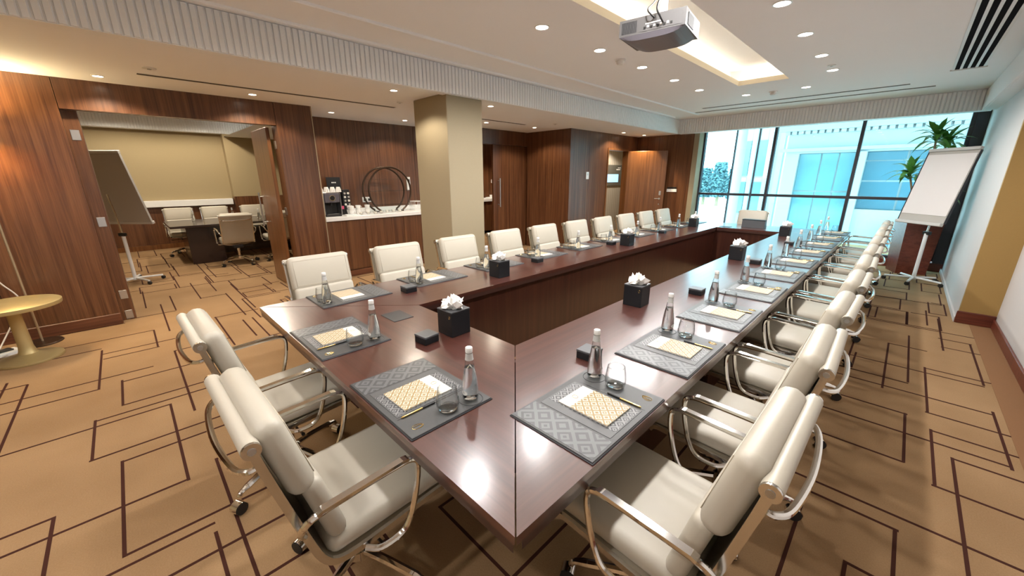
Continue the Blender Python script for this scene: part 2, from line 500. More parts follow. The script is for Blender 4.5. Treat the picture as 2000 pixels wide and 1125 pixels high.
# ---- ceilings
TX0, TX1, TY0, TY1 = -1.95, -1.36, -0.6, 6.36
ceil = grid([XB-.12, TX0, TX1, 1.1], [-3.4, TY0, TY1, 9.9], ZC, {(1, 1)}, 'ceiling', 'ceiling')
tag(ceil, 'flat white main ceiling with a long recessed tray', None, None, 'structure')
tr = MB()
tr.add([(TX0,TY0,ZC),(TX1,TY0,ZC),(TX1,TY1,ZC),(TX0,TY1,ZC),(TX0,TY0,ZC+.06),(TX1,TY0,ZC+.06),(TX1,TY1,ZC+.06),(TX0,TY1,ZC+.06)],
       [(0,1,5,4),(1,2,6,5),(2,3,7,6),(3,0,4,7)])
tr.build('tray_lip', 'tray', ceil)
d = .16
tv = MB()
tv.add([(TX0,TY0,ZC+.06),(TX1,TY0,ZC+.06),(TX1,TY1,ZC+.06),(TX0,TY1,ZC+.06),
        (TX0-d,TY0-d,ZC+.06),(TX1+d,TY0-d,ZC+.06),(TX1+d,TY1+d,ZC+.06),(TX0-d,TY1+d,ZC+.06),
        (TX0-d,TY0-d,ZC+.22),(TX1+d,TY0-d,ZC+.22),(TX1+d,TY1+d,ZC+.22),(TX0-d,TY1+d,ZC+.22)],
       [(0,4,5,1),(1,5,6,2),(2,6,7,3),(3,7,4,0),(4,8,9,5),(5,9,10,6),(6,10,11,7),(7,11,8,4),(8,11,10,9)])
tv.build('tray_recess', 'ceiling', ceil)
for nm, b in (('a', (TX0-.13, TX0-.10, TY0, TY1)), ('b', (TX1+.10, TX1+.13, TY0, TY1)), ('c', (TX0, TX1, TY1+.10, TY1+.13))):
    st = box_part('cove_strip', 'strip_on', ceil, *b, ZC+.065, ZC+.08)
for k, x in enumerate((-3.30, -3.78)):
    MB().rbox(x-.02, x+.02, -3.3, 8.6, ZC-.022, ZC+.01, .006, 1).build('ridge', 'ceiling', ceil)
sof = grid([-12.2, -7.02, XL-.14, XB], [-3.4, 2.0, 9.9], ZS, {(0, 0), (1, 0)}, 'ceiling_soffit', 'ceiling')
tag(sof, 'lower ceiling strip over the left side of the room', None, None, 'structure')
oc = grid([-12.2, XL-.13], [-3.4, 3.7], 2.84, set(), 'ceiling_side_room', 'ceiling')
tag(oc, 'white ceiling of the smaller meeting room', None, None, 'structure')
cc = grid([-9.2, -4.9], [9.9, 12.2], ZS, set(), 'ceiling_corridor', 'ceiling')
tag(cc, 'ceiling over the far end of the corridor', None, None, 'structure')

# ---- fluted beams: every flute a piece of its own
def fluted(name, label, ax, fixed, a0, a1, z0, z1, out, depth_to):
    """ax 'Y': runs along y with its face at x=fixed, flutes stand out by +-; ax 'X': along x with face y=fixed"""
    s = struct(name, label)
    if ax == 'Y': box_part('beam', 'cornice', s, fixed, depth_to, a0, a1, z0, z1)
    else: box_part('beam', 'cornice', s, a0, a1, fixed, depth_to, z0, z1)
    pitch = .048
    w = .041
    dd = .020
    prof = [(-w/2, 0), (-w/2+.004, dd*.8), (w/2-.008, dd), (w/2, dd*.35), (w/2, 0)]
    if ax == 'Y': pts = [(out*d_, u) for u, d_ in prof]
    else: pts = [(u, out*d_) for u, d_ in prof]
    base = None
    n = int((a1 - a0) / pitch)
    for i in range(n):
        u = a0 + (i + .5) * pitch
        loc = (fixed, u, 0) if ax == 'Y' else (u, fixed, 0)
        if base is None: base = MB().prism(pts, z0 + .004, z1 - .006).build('flute', 'cornice', s, loc=loc)
        else: inst(base, 'flute', s, loc)
    return s
fluted('trim_1', 'long fluted white beam between main ceiling and lower left ceiling', 'Y', XB, -1.6, 9.13, ZS-.02, ZC, 1, XB-.12)
b = struct('trim_5', 'plain end of the long white beam behind the flutes')
box_part('beam', 'cornice', b, XB, XB-.12, -3.4, -1.6, ZS-.02, ZC)
fluted('trim_2', 'fluted white pelmet above the wide window', 'X', 9.13, XB, .62, ZS-.02, ZC, -1, 9.30)
fluted('trim_3', 'fluted white cornice along the right wall', 'Y', .54, 2.4, 9.13, ZS-.02, ZC, -1, 1.0)
b = struct('trim_6', 'ceiling closing above the window head')
box_part('board', 'cornice', b, XB-.1, .8, 9.30, 9.86, ZS+.04, ZC)

# ---- walls of the main room
def wall(name, label, mat, *b):
    o = MB().box(*b).build(name, mat)
    return tag(o, label, None, None, 'structure')
wl = struct('wall_left', 'walnut veneered wall around the wide double door opening')
ys = [-3.3, -2.43, -1.56, -.70]
for y0, y1 in ((-3.3, -1.9), (-1.895, -1.02), (-1.015, -.262)):
    box_part('panel', 'wood', wl, XL-.12, XL, y0, y1, .125, ZS)
box_part('header', 'wood', wl, XL-.12, XL, -.257, 1.617, 2.232, ZS)
box_part('panel', 'wood', wl, XL-.12, XL, 1.622, 2.065, .125, ZS)
box_part('jamb', 'wood', wl, XL-.34, XL-.121, -.31, -.150, 0, 2.26)
box_part('jamb', 'wood', wl, XL-.24, XL-.121, 1.622, 1.67, 0, 2.26)
box_part('jamb_head', 'wood', wl, XL-.24, XL-.121, -.31, 1.67, 2.262, 2.30)
box_part('corner_strip', 'trim_metal', wl, XL-.03, XL+.004, 2.066, 2.078, .0, ZS)
box_part('back_lining', 'wall_beige', wl, XL-.14, XL-.121, -3.3, -.312, 0, 2.84)
box_part('back_lining', 'wall_beige', wl, XL-.14, XL-.121, -.312, 1.9, 2.302, 2.84)
bl = MB().rbox(XL-.12, XL+.014, -3.3, -.262, 0, .125, .006, 1).build('baseboard_left', 'wood_h')
tag(bl, 'walnut skirting under the left panel', None, None, 'structure')
bl = MB().rbox(XL-.12, XL+.014, 1.622, 2.065, 0, .125, .006, 1).build('baseboard_left', 'wood_h')
tag(bl, 'walnut skirting right of the double door opening', None, None, 'structure')
# niche with the coffee counter
wn_ = struct('wall_niche', 'walnut lined recess behind the coffee counter')
box_part('return_panel', 'wood', wn_, -7.0, XL-.121, 1.97, 2.064, 0, ZS)
for y0, y1 in ((2.067, 2.74), (2.745, 3.44), (3.445, 4.2), (4.205, 4.9)):
    box_part('panel', 'wood', wn_, -7.02, -6.92, y0, y1, 0, ZS)
box_part('end_panel', 'wood', wn_, -6.92, -6.2, 4.9, 5.0, 0, ZS)
box_part('backing', 'wood', wn_, -7.028, -7.022, 2.067, 4.9, 0, ZS)
# pantry front with a sliding door
wp = struct('wall_pantry', 'walnut wall with the sliding pantry door')
box_part('header', 'wood', wp, -6.32, -6.2, 5.0, 6.76, 2.225, ZS)
box_part('panel', 'wood', wp, -6.32, -6.2, 6.765, 7.0, 0, ZS)
box_part('back_panel', 'wood', wp, -9.1, -9.0, 4.9, 9.0, 0, 2.70)
box_part('side_panel', 'wood', wp, -9.0, -6.33, 4.9, 4.98, 0, 2.70)
box_part('side_panel', 'wood', wp, -9.0, -6.33, 8.9, 9.0, 0, 2.70)
box_part('rear_panel', 'wood', wp, -6.32, -6.22, 7.0, 8.9, 0, 2.70)
box_part('backing', 'wood', wp, -6.34, -6.325, 6.70, 7.05, 0, ZS)
# projecting block with the entry door, corridor beyond
wb = struct('wall_block', 'walnut clad block with the entry door on its right face')
box_part('panel', 'wood', wb, -6.2, -5.0, 6.65, 6.75, 0, ZS)
box_part('panel', 'wood', wb, -5.11, -5.0, 6.751, 7.315, 0, ZS)
box_part('panel', 'wood', wb, -5.11, -5.0, 7.32, 8.045, 0, ZS)
box_part('header', 'wood', wb, -5.11, -5.0, 8.05, 8.985, 2.205, ZS)
box_part('panel', 'wood', wb, -5.11, -5.0, 8.99, 9.41, 0, ZS)
box_part('jamb', 'wood_door', wb, -5.13, -4.985, 8.046, 8.085, 0, 2.204)
box_part('jamb', 'wood_door', wb, -5.13, -4.985, 8.95, 8.986, 0, 2.204)
box_part('jamb_head', 'wood_door', wb, -5.13, -4.985, 8.086, 8.949, 2.165, 2.204)
box_part('backing', 'wood', wb, -5.125, -5.115, 6.78, 8.04, 0, ZS)
we = struct('wall_end', 'walnut end wall left of the window')
for x0, x1 in ((-5.0, -4.33), (-4.325, -3.63)):
    box_part('panel', 'wood', we, x0, x1, 9.41, 9.50, 0, ZS+.02)
box_part('backing', 'wood', we, -5.0, -3.64, 9.505, 9.515, 0, ZS+.02)
wr = wall('wall_reveal', 'beige reveal at the left edge of the window', 'column', -3.63, -3.52, 9.405, 9.86, 0, ZS+.1)
wc = struct('wall_corridor', 'corridor wall with diamond wallpaper beyond the entry door')
box_part('wallpaper', 'wallpaper', wc, -6.21, -6.15, 6.75, 12.1, 0, 2.70)
wc.children[0].rotation_euler = (0, 0, 0)
box_part('end', 'wall_beige', wc, -6.15, -5.0, 12.0, 12.1, 0, 2.70)
box_part('side', 'wall_beige', wc, -5.11, -5.0, 9.5, 12.0, 0, 2.70)
# right wall: set back, then the pier
w1 = wall('wall_right', 'pale wall on the right with a long cornice', 'wall_pale', .93, 1.05, -3.4, 6.38, 0, ZC)
w2 = struct('wall_pier', 'pier that narrows the room before the window')
box_part('front_face', 'wall_gold', w2, .66, 1.05, 6.38, 6.44, .0, ZC)
box_part('side_face', 'wall_pale', w2, .66, 1.05, 6.442, 9.86, 0, ZC)
tag(MB().rbox(.645, .93, 6.355, 6.379, 0, .135, .008, 2).build('baseboard_pier', 'wood_red'), 'red brown skirting across the pier', None, None, 'structure')
tag(MB().rbox(.638, .659, 6.37, 9.7, 0, .06, .004, 1).build('baseboard_pier', 'wall_pale'), 'low pale skirting from pier to window', None, None, 'structure')
tag(MB().rbox(.91, .929, -3.2, 6.354, 0, .10, .004, 1).build('baseboard_right', 'wood_red'), 'red brown skirting along the right wall', None, None, 'structure')
wall('wall_rear', 'beige wall behind the camera', 'wall_beige', -12.2, 1.05, -3.4, -3.3, 0, 2.84)
# column
colm = MB().rbox(-4.66, XB-.055, 2.87, 3.41, 0, ZS, .006, 1).build('wall_column', 'column')
tag(colm, 'square beige column standing behind the left row of chairs', None, None, 'structure')
# smaller meeting room
ws = struct('wall_side_room', 'beige far wall of the small meeting room with a white ledge')
box_part('upper', 'wall_beige', ws, -12.1, -11.95, -2.4, 3.6, 1.08, 2.84)
box_part('pier', 'wall_beige', ws, -11.948, -11.72, 1.98, 3.6, 1.13, 2.84)
MB().rbox(-12.0, -11.80, -2.4, 1.96, .94, 1.08, .006, 1).build('ledge', 'white', ws)
box_part('pier_base', 'wood', ws, -11.898, -11.70, 1.98, 3.6, .11, 1.128)
box_part('backing', 'wood', ws, -12.1, -12.002, -2.4, 3.6, 0, 1.078)
for k in range(6):
    box_part('wainscot_panel', 'wood', ws, -12.0, -11.9, -2.4 + k*1.0, -1.404 + k*1.0, .11, .938)
box_part('skirting', 'wood_door', ws, -12.0, -11.87, -2.4, 3.6, 0, .108)
box_part('left_end', 'wall_beige', ws, -12.1, -6.12, -2.5, -2.402, 0, 2.84)
box_part('right_end', 'wall_beige', ws, -12.1, -7.03, 3.602, 3.7, 0, 2.84)
box_part('near_side', 'wood', ws, -7.08, -7.03, 1.97, 3.6, 0, 2.84)
fluted('trim_4', 'fluted cream cornice on the far wall of the small room', 'Y', -11.70, -2.3, 3.5, 2.57, 2.84, 1, -11.94)

# ---- doors
def hinge(parent, x, y, z):
    MB().rbox(x-.045, x+.045, y-.003, y+.003, z-.05, z+.05, .002, 1).build('hinge', 'steel', parent)
def pull(parent, x, y, z0, z1, off):
    h = MB().tube([(x, y, z0+.05), (x, y+off, z0+.05)], .008, 8)
    m = MB()
    m.tube([(x, y+off, z0), (x, y+off, z1)], .011, 10)
    hb = m.build('pull_handle', 'steel', parent, True)
    for z in (z0+.06, z1-.06):
        MB().tube([(x, y, z), (x, y+off, z)], .008, 8).build('standoff', 'steel', hb, True)
d1 = thing('door_1', 'open walnut door leaf on the right of the wide opening', None, kind='structure')
MB().rbox(-7.03, -6.24, 1.545, 1.59, .012, 2.225, .003, 1).build('leaf', 'wood_door', d1)
pull(d1, -6.93, 1.545, 0.86, 1.36, -.06)
hinge(d1, -6.17, 1.618, 2.0); hinge(d1, -6.17, 1.618, 1.12)
d2 = thing('door_2', 'edge of the left walnut door folded behind the panel', None, kind='structure')
MB().rbox(-6.465, -6.425, -1.15, -.27, .012, 2.225, .003, 1).build('leaf', 'wood', d2)
for z in (2.0, 1.12, .30, .06):
    MB().rbox(-6.1005, -6.094, -.235, -.170, z-.05, z+.05, .002, 1).build('hinge', 'steel', d2)
d3 = thing('door_3', 'sliding walnut pantry door with a long steel pull', None, kind='structure')
MB().rbox(-6.305, -6.255, 5.665, 6.76, .01, 2.224, .003, 1).build('leaf', 'wood', d3)
m = MB().tube([(-6.19, 5.80, .95), (-6.19, 5.80, 1.55)], .013, 10).build('pull_handle', 'steel', d3, True)
for z in (1.0, 1.5): MB().tube([(-6.254, 5.80, z), (-6.19, 5.80, z)], .010, 8).build('standoff', 'steel', m, True)
d4 = thing('door_4', 'open entry door leaf with lever handle, lit from above', None, (-4.985, 8.95, 0), math.radians(26), kind='structure')
MB().rbox(0.0, .90, -.045, 0, .012, 2.16, .003, 1).build('leaf', 'wood_door', d4)
MB().rbox(.78, .83, -.053, -.046, 1.14, 1.24, .004, 1).build('card_reader', 'alu', d4)
h = MB().tube([(.80, -.046, 1.06), (.80, -.09, 1.06), (.79, -.098, 1.06), (.69, -.098, 1.06)], .010, 8).build('lever_handle', 'alu', d4, True)
MB().lathe([(.022, -.004), (.022, .004)], 14).build('rose', 'alu', h, loc=(.80, -.05, 1.06)).rotation_euler = (PI/2, 0, 0)
MB().lathe([(.016, -.004), (.016, .004)], 14).build('thumb_turn', 'alu', d4, loc=(.80, -.05, .93)).rotation_euler = (PI/2, 0, 0)

# ---- window
YW = 9.75
win = struct('window_1', 'floor to ceiling window with dark frames and a low transom')
WX = [-3.51, -2.86, -2.42, -2.13, -.79, .50]
ZW0, ZW1, ZT = .16, 2.56, 1.19
for i, x in enumerate(WX):
    w = .05 if i in (0, 3, 4, 5) else .018
    dp = .07 if w > .02 else .04
    MB().box(x-w/2, x+w/2, YW-dp, YW+.04, ZW0, ZW1).build('mullion', 'frame_dark', win)
for i in range(5):
    for z, hh in ((ZT, .05), (ZW0, .05), (ZW1, .05)):
        MB().box(WX[i]+.026, WX[i+1]-.026, YW-.06, YW+.035, z-hh/2, z+hh/2).build('transom' if z == ZT else 'rail', 'frame_dark', win)
    for z0, z1 in ((ZW0+.026, ZT-.026), (ZT+.026, ZW1-.026)):
        MB().box(WX[i]+.012, WX[i+1]-.012, YW, YW+.01, z0, z1).build('pane', 'pane', win)
MB().box(WX[5]+.026, .66, YW-.1, YW+.05, 0, ZW1).build('end_post', 'frame_dark', win)
tag(MB().rbox(-3.52, .66, 9.64, 9.86, 0, .135, .006, 1).build('baseboard_window', 'wood_red'), 'red brown plinth below the window', None, None, 'structure')

# ================================================================== OUTSIDE
g = MB().box(-60, 60, 10.4, 120, -1.3, -1.2).build('ground', 'ext_ground')
tag(g, 'pale paved ground outside the window', None, None, 'structure')
fb = thing('palace_building', 'white classical building opposite the window with tall blue glazing', 'building')
def fpart(n, mat, *b): return box_part(n, mat, fb, *b)
YF = 20.0
fpart('wall', 'ext_white', -3.9, 14, YF, YF+.6, 2.45, 9)
fpart('pier', 'ext_white', -3.9, -3.45, YF, YF+.6, -1.2, 2.45)
fpart('pier', 'ext_white', -1.65, -1.35, YF-.25, YF+.6, -1.2, 2.45)
fpart('spandrel', 'ext_white', -1.35, 14, YF-.1, YF+.6, -1.2, .35)
fpart('pier', 'ext_white', 3.2, 3.8, YF-.2, YF+.6, .35, 2.45)
fpart('cornice', 'ext_white', -4.2, 14, YF-.28, YF, 3.3, 3.55)
fpart('cornice', 'ext_white', -4.1, 14, YF-.25, YF, 2.52, 2.64)
for i in range(60):
    fpart('dentil', 'ext_white', -4.0+i*.22, -3.85+i*.22, YF-.22, YF-.001, 3.18, 3.295)
for x0, x1, z0, z1 in ((-3.44, -2.75, -1.2, .95), (-3.44, -2.75, 1.0, 2.44), (-2.7, -2.2, -1.2, .95), (-2.7, -2.2, 1.0, 2.44), (-2.15, -1.66, -1.2, .95), (-2.15, -1.66, 1.0, 2.44)):
    f = fpart('window', 'ext_glass', x0, x1, YF+.22, YF+.279, z0, z1)
for i in range(5):
    x0 = -1.34 + i*1.12
    for z0, z1 in ((.36, 1.36), (1.42, 2.1), (2.14, 2.44)):
        f = fpart('window', 'ext_dark', x0, x0+1.06, YF+.22, YF+.279, z0, z1)
fpart('rear_wall', 'ext_white', -3.44, 14, YF+.28, YF+.6, -1.19, 2.449)
# lattice screen in front of the lower wall
for i in range(9):
    MB().tube([(-.35+i*.12, YF-.55, -1.2), (-.23+i*.12, YF-.55, -.2)], .012, 5).build('lattice_bar', 'ext_dark', fb)
    MB().tube([(-.23+i*.12, YF-.57, -1.2), (-.35+i*.12, YF-.57, -.2)], .012, 5).build('lattice_bar', 'ext_dark', fb)
for x in (-.42, .80): fpart('screen_post', 'ext_white', x-.05, x+.05, YF-.62, YF-.5, -1.2, -.15)
fpart('screen_head', 'ext_white', -.47, .85, YF-.62, YF-.5, -.15, -.05)
wl2 = thing('wing_building', 'white wing with slim pilasters at the left of the window view', 'building')
box_part('wall', 'ext_white', wl2, -6.4, -4.35, 22.0, 26, -1.2, 4.6)
for x in (-6.3, -5.6, -4.95, -4.5): box_part('pilaster', 'ext_white', wl2, x-.09, x+.09, 21.85, 21.999, -1.2, 4.2)
box_part('cornice', 'ext_white', wl2, -6.7, -4.1, 21.6, 21.999, 4.2, 4.45)
for x in (-6.1, -5.4): 
    for z0, z1 in ((-.2, 1.3), (1.6, 3.2)):
        box_part('window', 'ext_glass', wl2, x, x+.35, 21.93, 21.999, z0, z1)
canopy = thing('entrance_canopy', 'white canopy slab sheltering the facade outside the window', 'canopy')
box_part('slab', 'ext_white', canopy, -6.0, 9.0, 13.5, 19.4, 4.3, 4.5)
for x in (-5.2, ): MB().lathe([(.16, 0), (.13, 5.5)], 14).build('post', 'ext_white', canopy, True, loc=(x, 18.6, -1.2))
def tree(x, y, hgt, rad, label, seed):
    r = random.Random(seed)
    t = thing('tree', label, 'tree', (x, y, -1.2), group='trees beyond the forecourt')
    MB().lathe([(.16, 0), (.12, hgt*.5), (.06, hgt*.8)], 8).build('trunk', 'cane', t, True)
    m = MB()
    for k in range(1500):
        u = r.uniform(0, 1); a = r.uniform(0, 2*PI); rr = rad*math.sqrt(r.random())*(1.0 - .55*abs(u-.35))
        p = Vector((rr*math.cos(a), rr*math.sin(a), hgt*(.22+.78*u)))
        s = .17; e1 = Vector((r.uniform(-1,1), r.uniform(-1,1), r.uniform(-1,1))).normalized()*s; e2 = e1.orthogonal().normalized()*s*.6
        m.add([p-e1, p+e2, p+e1, p-e2], [(0,1,2,3)])
    o = m.build('foliage', 'foliage', t); tag(o, None, None, None, 'stuff')
for i, (x, y, hg, rd, lb) in enumerate([(-14.6, 42, 3.5, .75, 'broad blue green tree at the far left of the window view'), (-13.0, 41, 4.0, .75, 'tallest blue green tree beyond the forecourt'),
                              (-11.5, 40.5, 3.5, .7, 'blue green tree next to the white wing outside'), (-16.3, 42, 3.6, .75, 'blue green tree half hidden by the window reveal')]):
    tree(x, y, hg, rd, lb, i)

# ================================================================== CONFERENCE TABLE
T = .74
TX = (-2.94, -.507); TY = (.514, 7.95); DI = .778
ix0, ix1, iy0, iy1 = TX[0]+.728, TX[1]-.776, TY[0]+.782, TY[1]-.77
tb = thing('conference_table', 'large hollow rectangular mahogany conference table', 'table', (-1.72, 4.2, 0))
def tpart(name, mat, pts, z0, z1, par=tb):
    pts = [(x+1.72, y-4.2) for x, y in pts]
    return MB().prism(pts, z0, z1).build(name, mat, par)
gp = .0015
o_ = [(TX[0], TY[0]), (TX[1], TY[0]), (TX[1], TY[1]), (TX[0], TY[1])]
i_ = [(ix0, iy0), (ix1, iy0), (ix1, iy1), (ix0, iy1)]
for k, mt in enumerate(('table_x', 'table_y', 'table_x', 'table_y')):
    a, b_, c_, d_ = o_[k], o_[(k+1) % 4], i_[(k+1) % 4], i_[k]
    cx = (a[0]+b_[0]+c_[0]+d_[0])/4; cy = (a[1]+b_[1]+c_[1]+d_[1])/4
    L = math.hypot(b_[0]-a[0], b_[1]-a[1])
    e = ((b_[0]-a[0])/L*gp*2, (b_[1]-a[1])/L*gp*2)
    pts = [(a[0]+e[0], a[1]+e[1]), (b_[0]-e[0], b_[1]-e[1]), (c_[0]-e[0], c_[1]-e[1]), (d_[0]+e[0], d_[1]+e[1])]
    t_ = tpart('tabletop', mt, pts, T-.028, T)
    s_ = [(p[0]*.994+cx*.006, p[1]*.994+cy*.006) for p in pts]
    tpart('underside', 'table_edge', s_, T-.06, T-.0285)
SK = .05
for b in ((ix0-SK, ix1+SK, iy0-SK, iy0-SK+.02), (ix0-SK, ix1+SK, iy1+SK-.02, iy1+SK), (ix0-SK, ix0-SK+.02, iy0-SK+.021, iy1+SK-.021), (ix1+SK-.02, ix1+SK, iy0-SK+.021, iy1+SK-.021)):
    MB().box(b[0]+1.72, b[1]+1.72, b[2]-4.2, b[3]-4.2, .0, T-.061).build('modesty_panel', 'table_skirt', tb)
for x in (TX[0]+.30, TX[1]-.30):
    for y in (2.0, 3.1, 4.2, 5.3, 6.4):
        MB().rbox(x-.03+1.72, x+.03+1.72, y-.28-4.2, y+.28-4.2, 0, T-.061, .005, 1).build('pedestal', 'table_skirt', tb)
fl = MB().rbox(-2.205+1.72, -2.03+1.72, 1.017-4.2, 1.15-4.2, T, T+.004, .002, 1).build('cable_flap', 'pad_edge', tb)
fl2 = MB().rbox(-2.205+1.72, -2.03+1.72, 7.25-4.2, 7.38-4.2, T, T+.004, .002, 1).build('cable_flap', 'pad_edge', tb)

# ================================================================== CHAIRS
def make_chair():
    root = thing('office_chair', None, 'chair')
    # side profile (y, z) of rails and sling: seat front -> seat back -> back top
    prof = [(.285, .405), (.265, .428), (.20, .428), (.06, .418), (-.08, .410), (-.150, .422), (-.188, .470), (-.215, .56), (-.250, .70), (-.285, .85), (-.299, .920)]
    P = spline([(0, y, z) for y, z in prof], 3)
    for s in (-1, 1):
        MB().tube([(s*.243, p.y, p.z) for p in P], 0, flat_=(.014, .022)).build('side_rail', 'alu', root)
    sl = MB(); n = len(P)
    for i, p in enumerate(P):
        a = P[max(i-1, 0)]; b = P[min(i+1, n-1)]; t = (b-a).normalized(); nn = Vector((0, -t.z, t.y)) * .004
        for s in (-1, 1):
            for q in (1, -1): sl.v.append((s*.236, p.y + nn.y*q, p.z + nn.z*q))
    for i in range(n-1):
        o = i*4; e = o+4
        sl.f += [(o, o+2, e+2, e), (o+1, e+1, e+3, o+3), (o, e, e+1, o+1), (o+2, o+3, e+3, e+2)]
    sl.build('sling', 'leather_back', root, True)
    # seat pad and two back pads
    def pad(name, y, z, ang, depth, length, rad, w=.462):
        mt = Matrix.Translation((0, y, z)) @ Matrix.Rotation(ang, 4, 'X')
        return MB().rbox(-w/2, w/2, -depth/2, depth/2, -length/2, length/2, rad, 4, mt).build(name, 'leather', root, True)
    pad('seat_pad', .065, .462, math.radians(1.5), .455, .075, .034, .468)
    lo = pad('lower_back_pad', -.148, .605, math.radians(14.0), .062, .255, .028)
    up = pad('upper_back_pad', -.224, .832, math.radians(14.5), .080, .275, .037, .472)
    for z_, par, yy, ang in ((.832, up, -.224, 14.5),):
        c, s_ = math.cos(math.radians(ang)), math.sin(math.radians(ang))
        pts = []
        for (u, v) in ((-.205, -.10), (.205, -.10), (.205, .10), (-.205, .10)):
            pts.append((u, yy + .0402*c - v*s_, z_ + .0402*s_ + v*c))
        MB().tube(pts, .0016, 5, closed=True).build('stitching', 'leather_back', par, True)
    # rolled top of the sling with end caps
    roll = MB().tube([(-.247, -.300, .922), (.247, -.300, .922)], .0235, 16).build('top_roll', 'leather', root, True)
    for s in (-1, 1):
        MB().tube([(s*.2475, -.300, .922), (s*.2555, -.300, .922)], .0228, 16).build('end_cap', 'alu', roll, True)
        MB().tube([(s*.256, -.300, .922), (s*.2575, -.300, .922)], .010, 12).build('cap_screw', 'steel', roll, True)
    # curved back spreader and seat spreader
    sp = spline([(-.238, -.287, .862), (-.230, -.315, .855), (-.17, -.338, .846), (0, -.350, .842), (.17, -.338, .846), (.230, -.315, .855), (.238, -.287, .862)], 5)
    MB().tube(sp, 0.009, 8).build('back_spreader', 'chrome', root, True)
    MB().tube(spline([(-.24, .02, .405), (-.12, .02, .372), (.12, .02, .372), (.24, .02, .405)], 4), 0, flat_=(.07, .014)).build('seat_spreader', 'alu', root)
    # arm loops
    for s in (-1, 1):
        x = s*.294
        path = spline([(s*.252, -.225, .585), (s*.275, -.235, .625), (x, -.20, .668), (x, -.10, .676), (x, .04, .680), (x, .105, .676), (x, .130, .645), (x, .118, .55), (x, .088, .455), (x, .05, .410), (s*.285, -.02, .398), (s*.252, -.06, .402)], 5)
        a = MB().tube(path, 0.0105, 8).build('arm', 'chrome', root, True)
        MB().tube([(x, -.195, .674), (x, -.18, .679), (x, .075, .690), (x, .095, .687)], 0, flat_=(.024, .011)).build('arm_rest', 'chrome', a)
    # mechanism, column, star base, castors
    MB().rbox(-.075, .075, -.10, .09, .315, .366, .012, 2).build('tilt_mechanism', 'black', root)
    MB().tube([(.07, .0, .335), (.20, .01, .33), (.235, .01, .335)], [.006, .006, .009], 8).build('lever', 'black', root, True)
    MB().lathe([(.021, .13), (.021, .24), (.026, .245), (.026, .315)], 14).build('column', 'chrome', root, True)
    MB().lathe([(.03, .105), (.042, .112), (.042, .150), (.03, .158)], 16).build('hub', 'chrome', root, True)
    for k in range(4):
        a = PI/4*.55 + k*PI/2
        c, s = math.cos(a), math.sin(a)
        R_ = lambda r, z: (r*c, r*s, z)
        lg = MB().tube(spline([R_(.03, .140), R_(.14, .128), R_(.27, .104), R_(.305, .094), R_(.315, .075)], 4), [.017]*9+[.0125]*8, 8).build('leg', 'chrome', root, True)
        ca = MB()
        ax = Vector((-s, c, 0)); ctr = Vector(R_(.325, .029))
        wv = MB()
        wv.tube([ctr-ax*.024, ctr-ax*.004], .029, 14); w1_ = wv.build('castor_wheel', 'black_soft', lg, True)
        wv = MB()
        wv.tube([ctr+ax*.004, ctr+ax*.024], .029, 14); wv.build('castor_wheel', 'black_soft', lg, True)
        hood = MB()
        n_ = 8; vs = []
        for i in range(n_+1):
            th = math.radians(-5 + 190*i/n_)
            d_ = Vector((c*math.cos(th), s*math.cos(th), math.sin(th)))*.033
            vs += [ctr + d_ - ax*.022, ctr + d_ + ax*.022]
        hood.add(vs, [(2*i, 2*i+1, 2*i+3, 2*i+2) for i in range(n_)])
        hood.build('castor_hood', 'chrome', lg, True)
    return root

chair0 = make_chair(); cu = False
PITCH = .724
RY = [1.12 + PITCH*k for k in range(10)]
LY = [1.045 + .722*k for k in range(10)]
def put_chair(x, y, rz, label, group):
    global cu
    jr = random.Random(int(x*1000)+int(y*977))
    o = place(chair0, cu, (x, y, 0), rz + jr.uniform(-.02, .02), label, group)
    cu = True
    return o
put_chair(-1.29, .40, 0.0, 'cream leather office chair nearest the camera on the short near side of the table', 'chairs at the near end')
put_chair(-2.15, .40, 0.02, 'cream leather office chair on the near short side, further left beside the table corner', 'chairs at the near end')
for k, y in enumerate(RY):
    lab = f'cream leather office chair with chrome arms, {ORD[k]} from the camera in the right row'
    put_chair(-.38, y + .005, PI/2, lab, 'chairs along the right side of the table')
for k, y in enumerate(LY):
    lab = f'cream leather office chair, {ORD[k]} from the near corner in the left row'
    put_chair(-2.94-.17, y + .01, -PI/2, lab, 'chairs along the left side of the table')
put_chair(-1.98, 8.12, PI, 'single cream office chair at the far table end before the window', 'chair at the far end')
# small meeting room chairs
put_chair(-10.62, .80, -PI/2, 'cream chair by the far wall of the small room, nearest the flipchart', 'chairs in the small meeting room')
put_chair(-10.62, 1.42, -PI/2, 'middle cream chair on the far side of the small room table', 'chairs in the small meeting room')
put_chair(-10.62, 2.15, -PI/2, 'cream chair on the far side of the small room table behind the open door', 'chairs in the small meeting room')
put_chair(-8.72, 1.38, PI/2, 'cream chair in the small room seen from behind', 'chairs in the small meeting room')
put_chair(-8.72, 2.10, PI/2, 'cream chair in the small room half hidden by the open door leaf', 'chairs in the small meeting room')

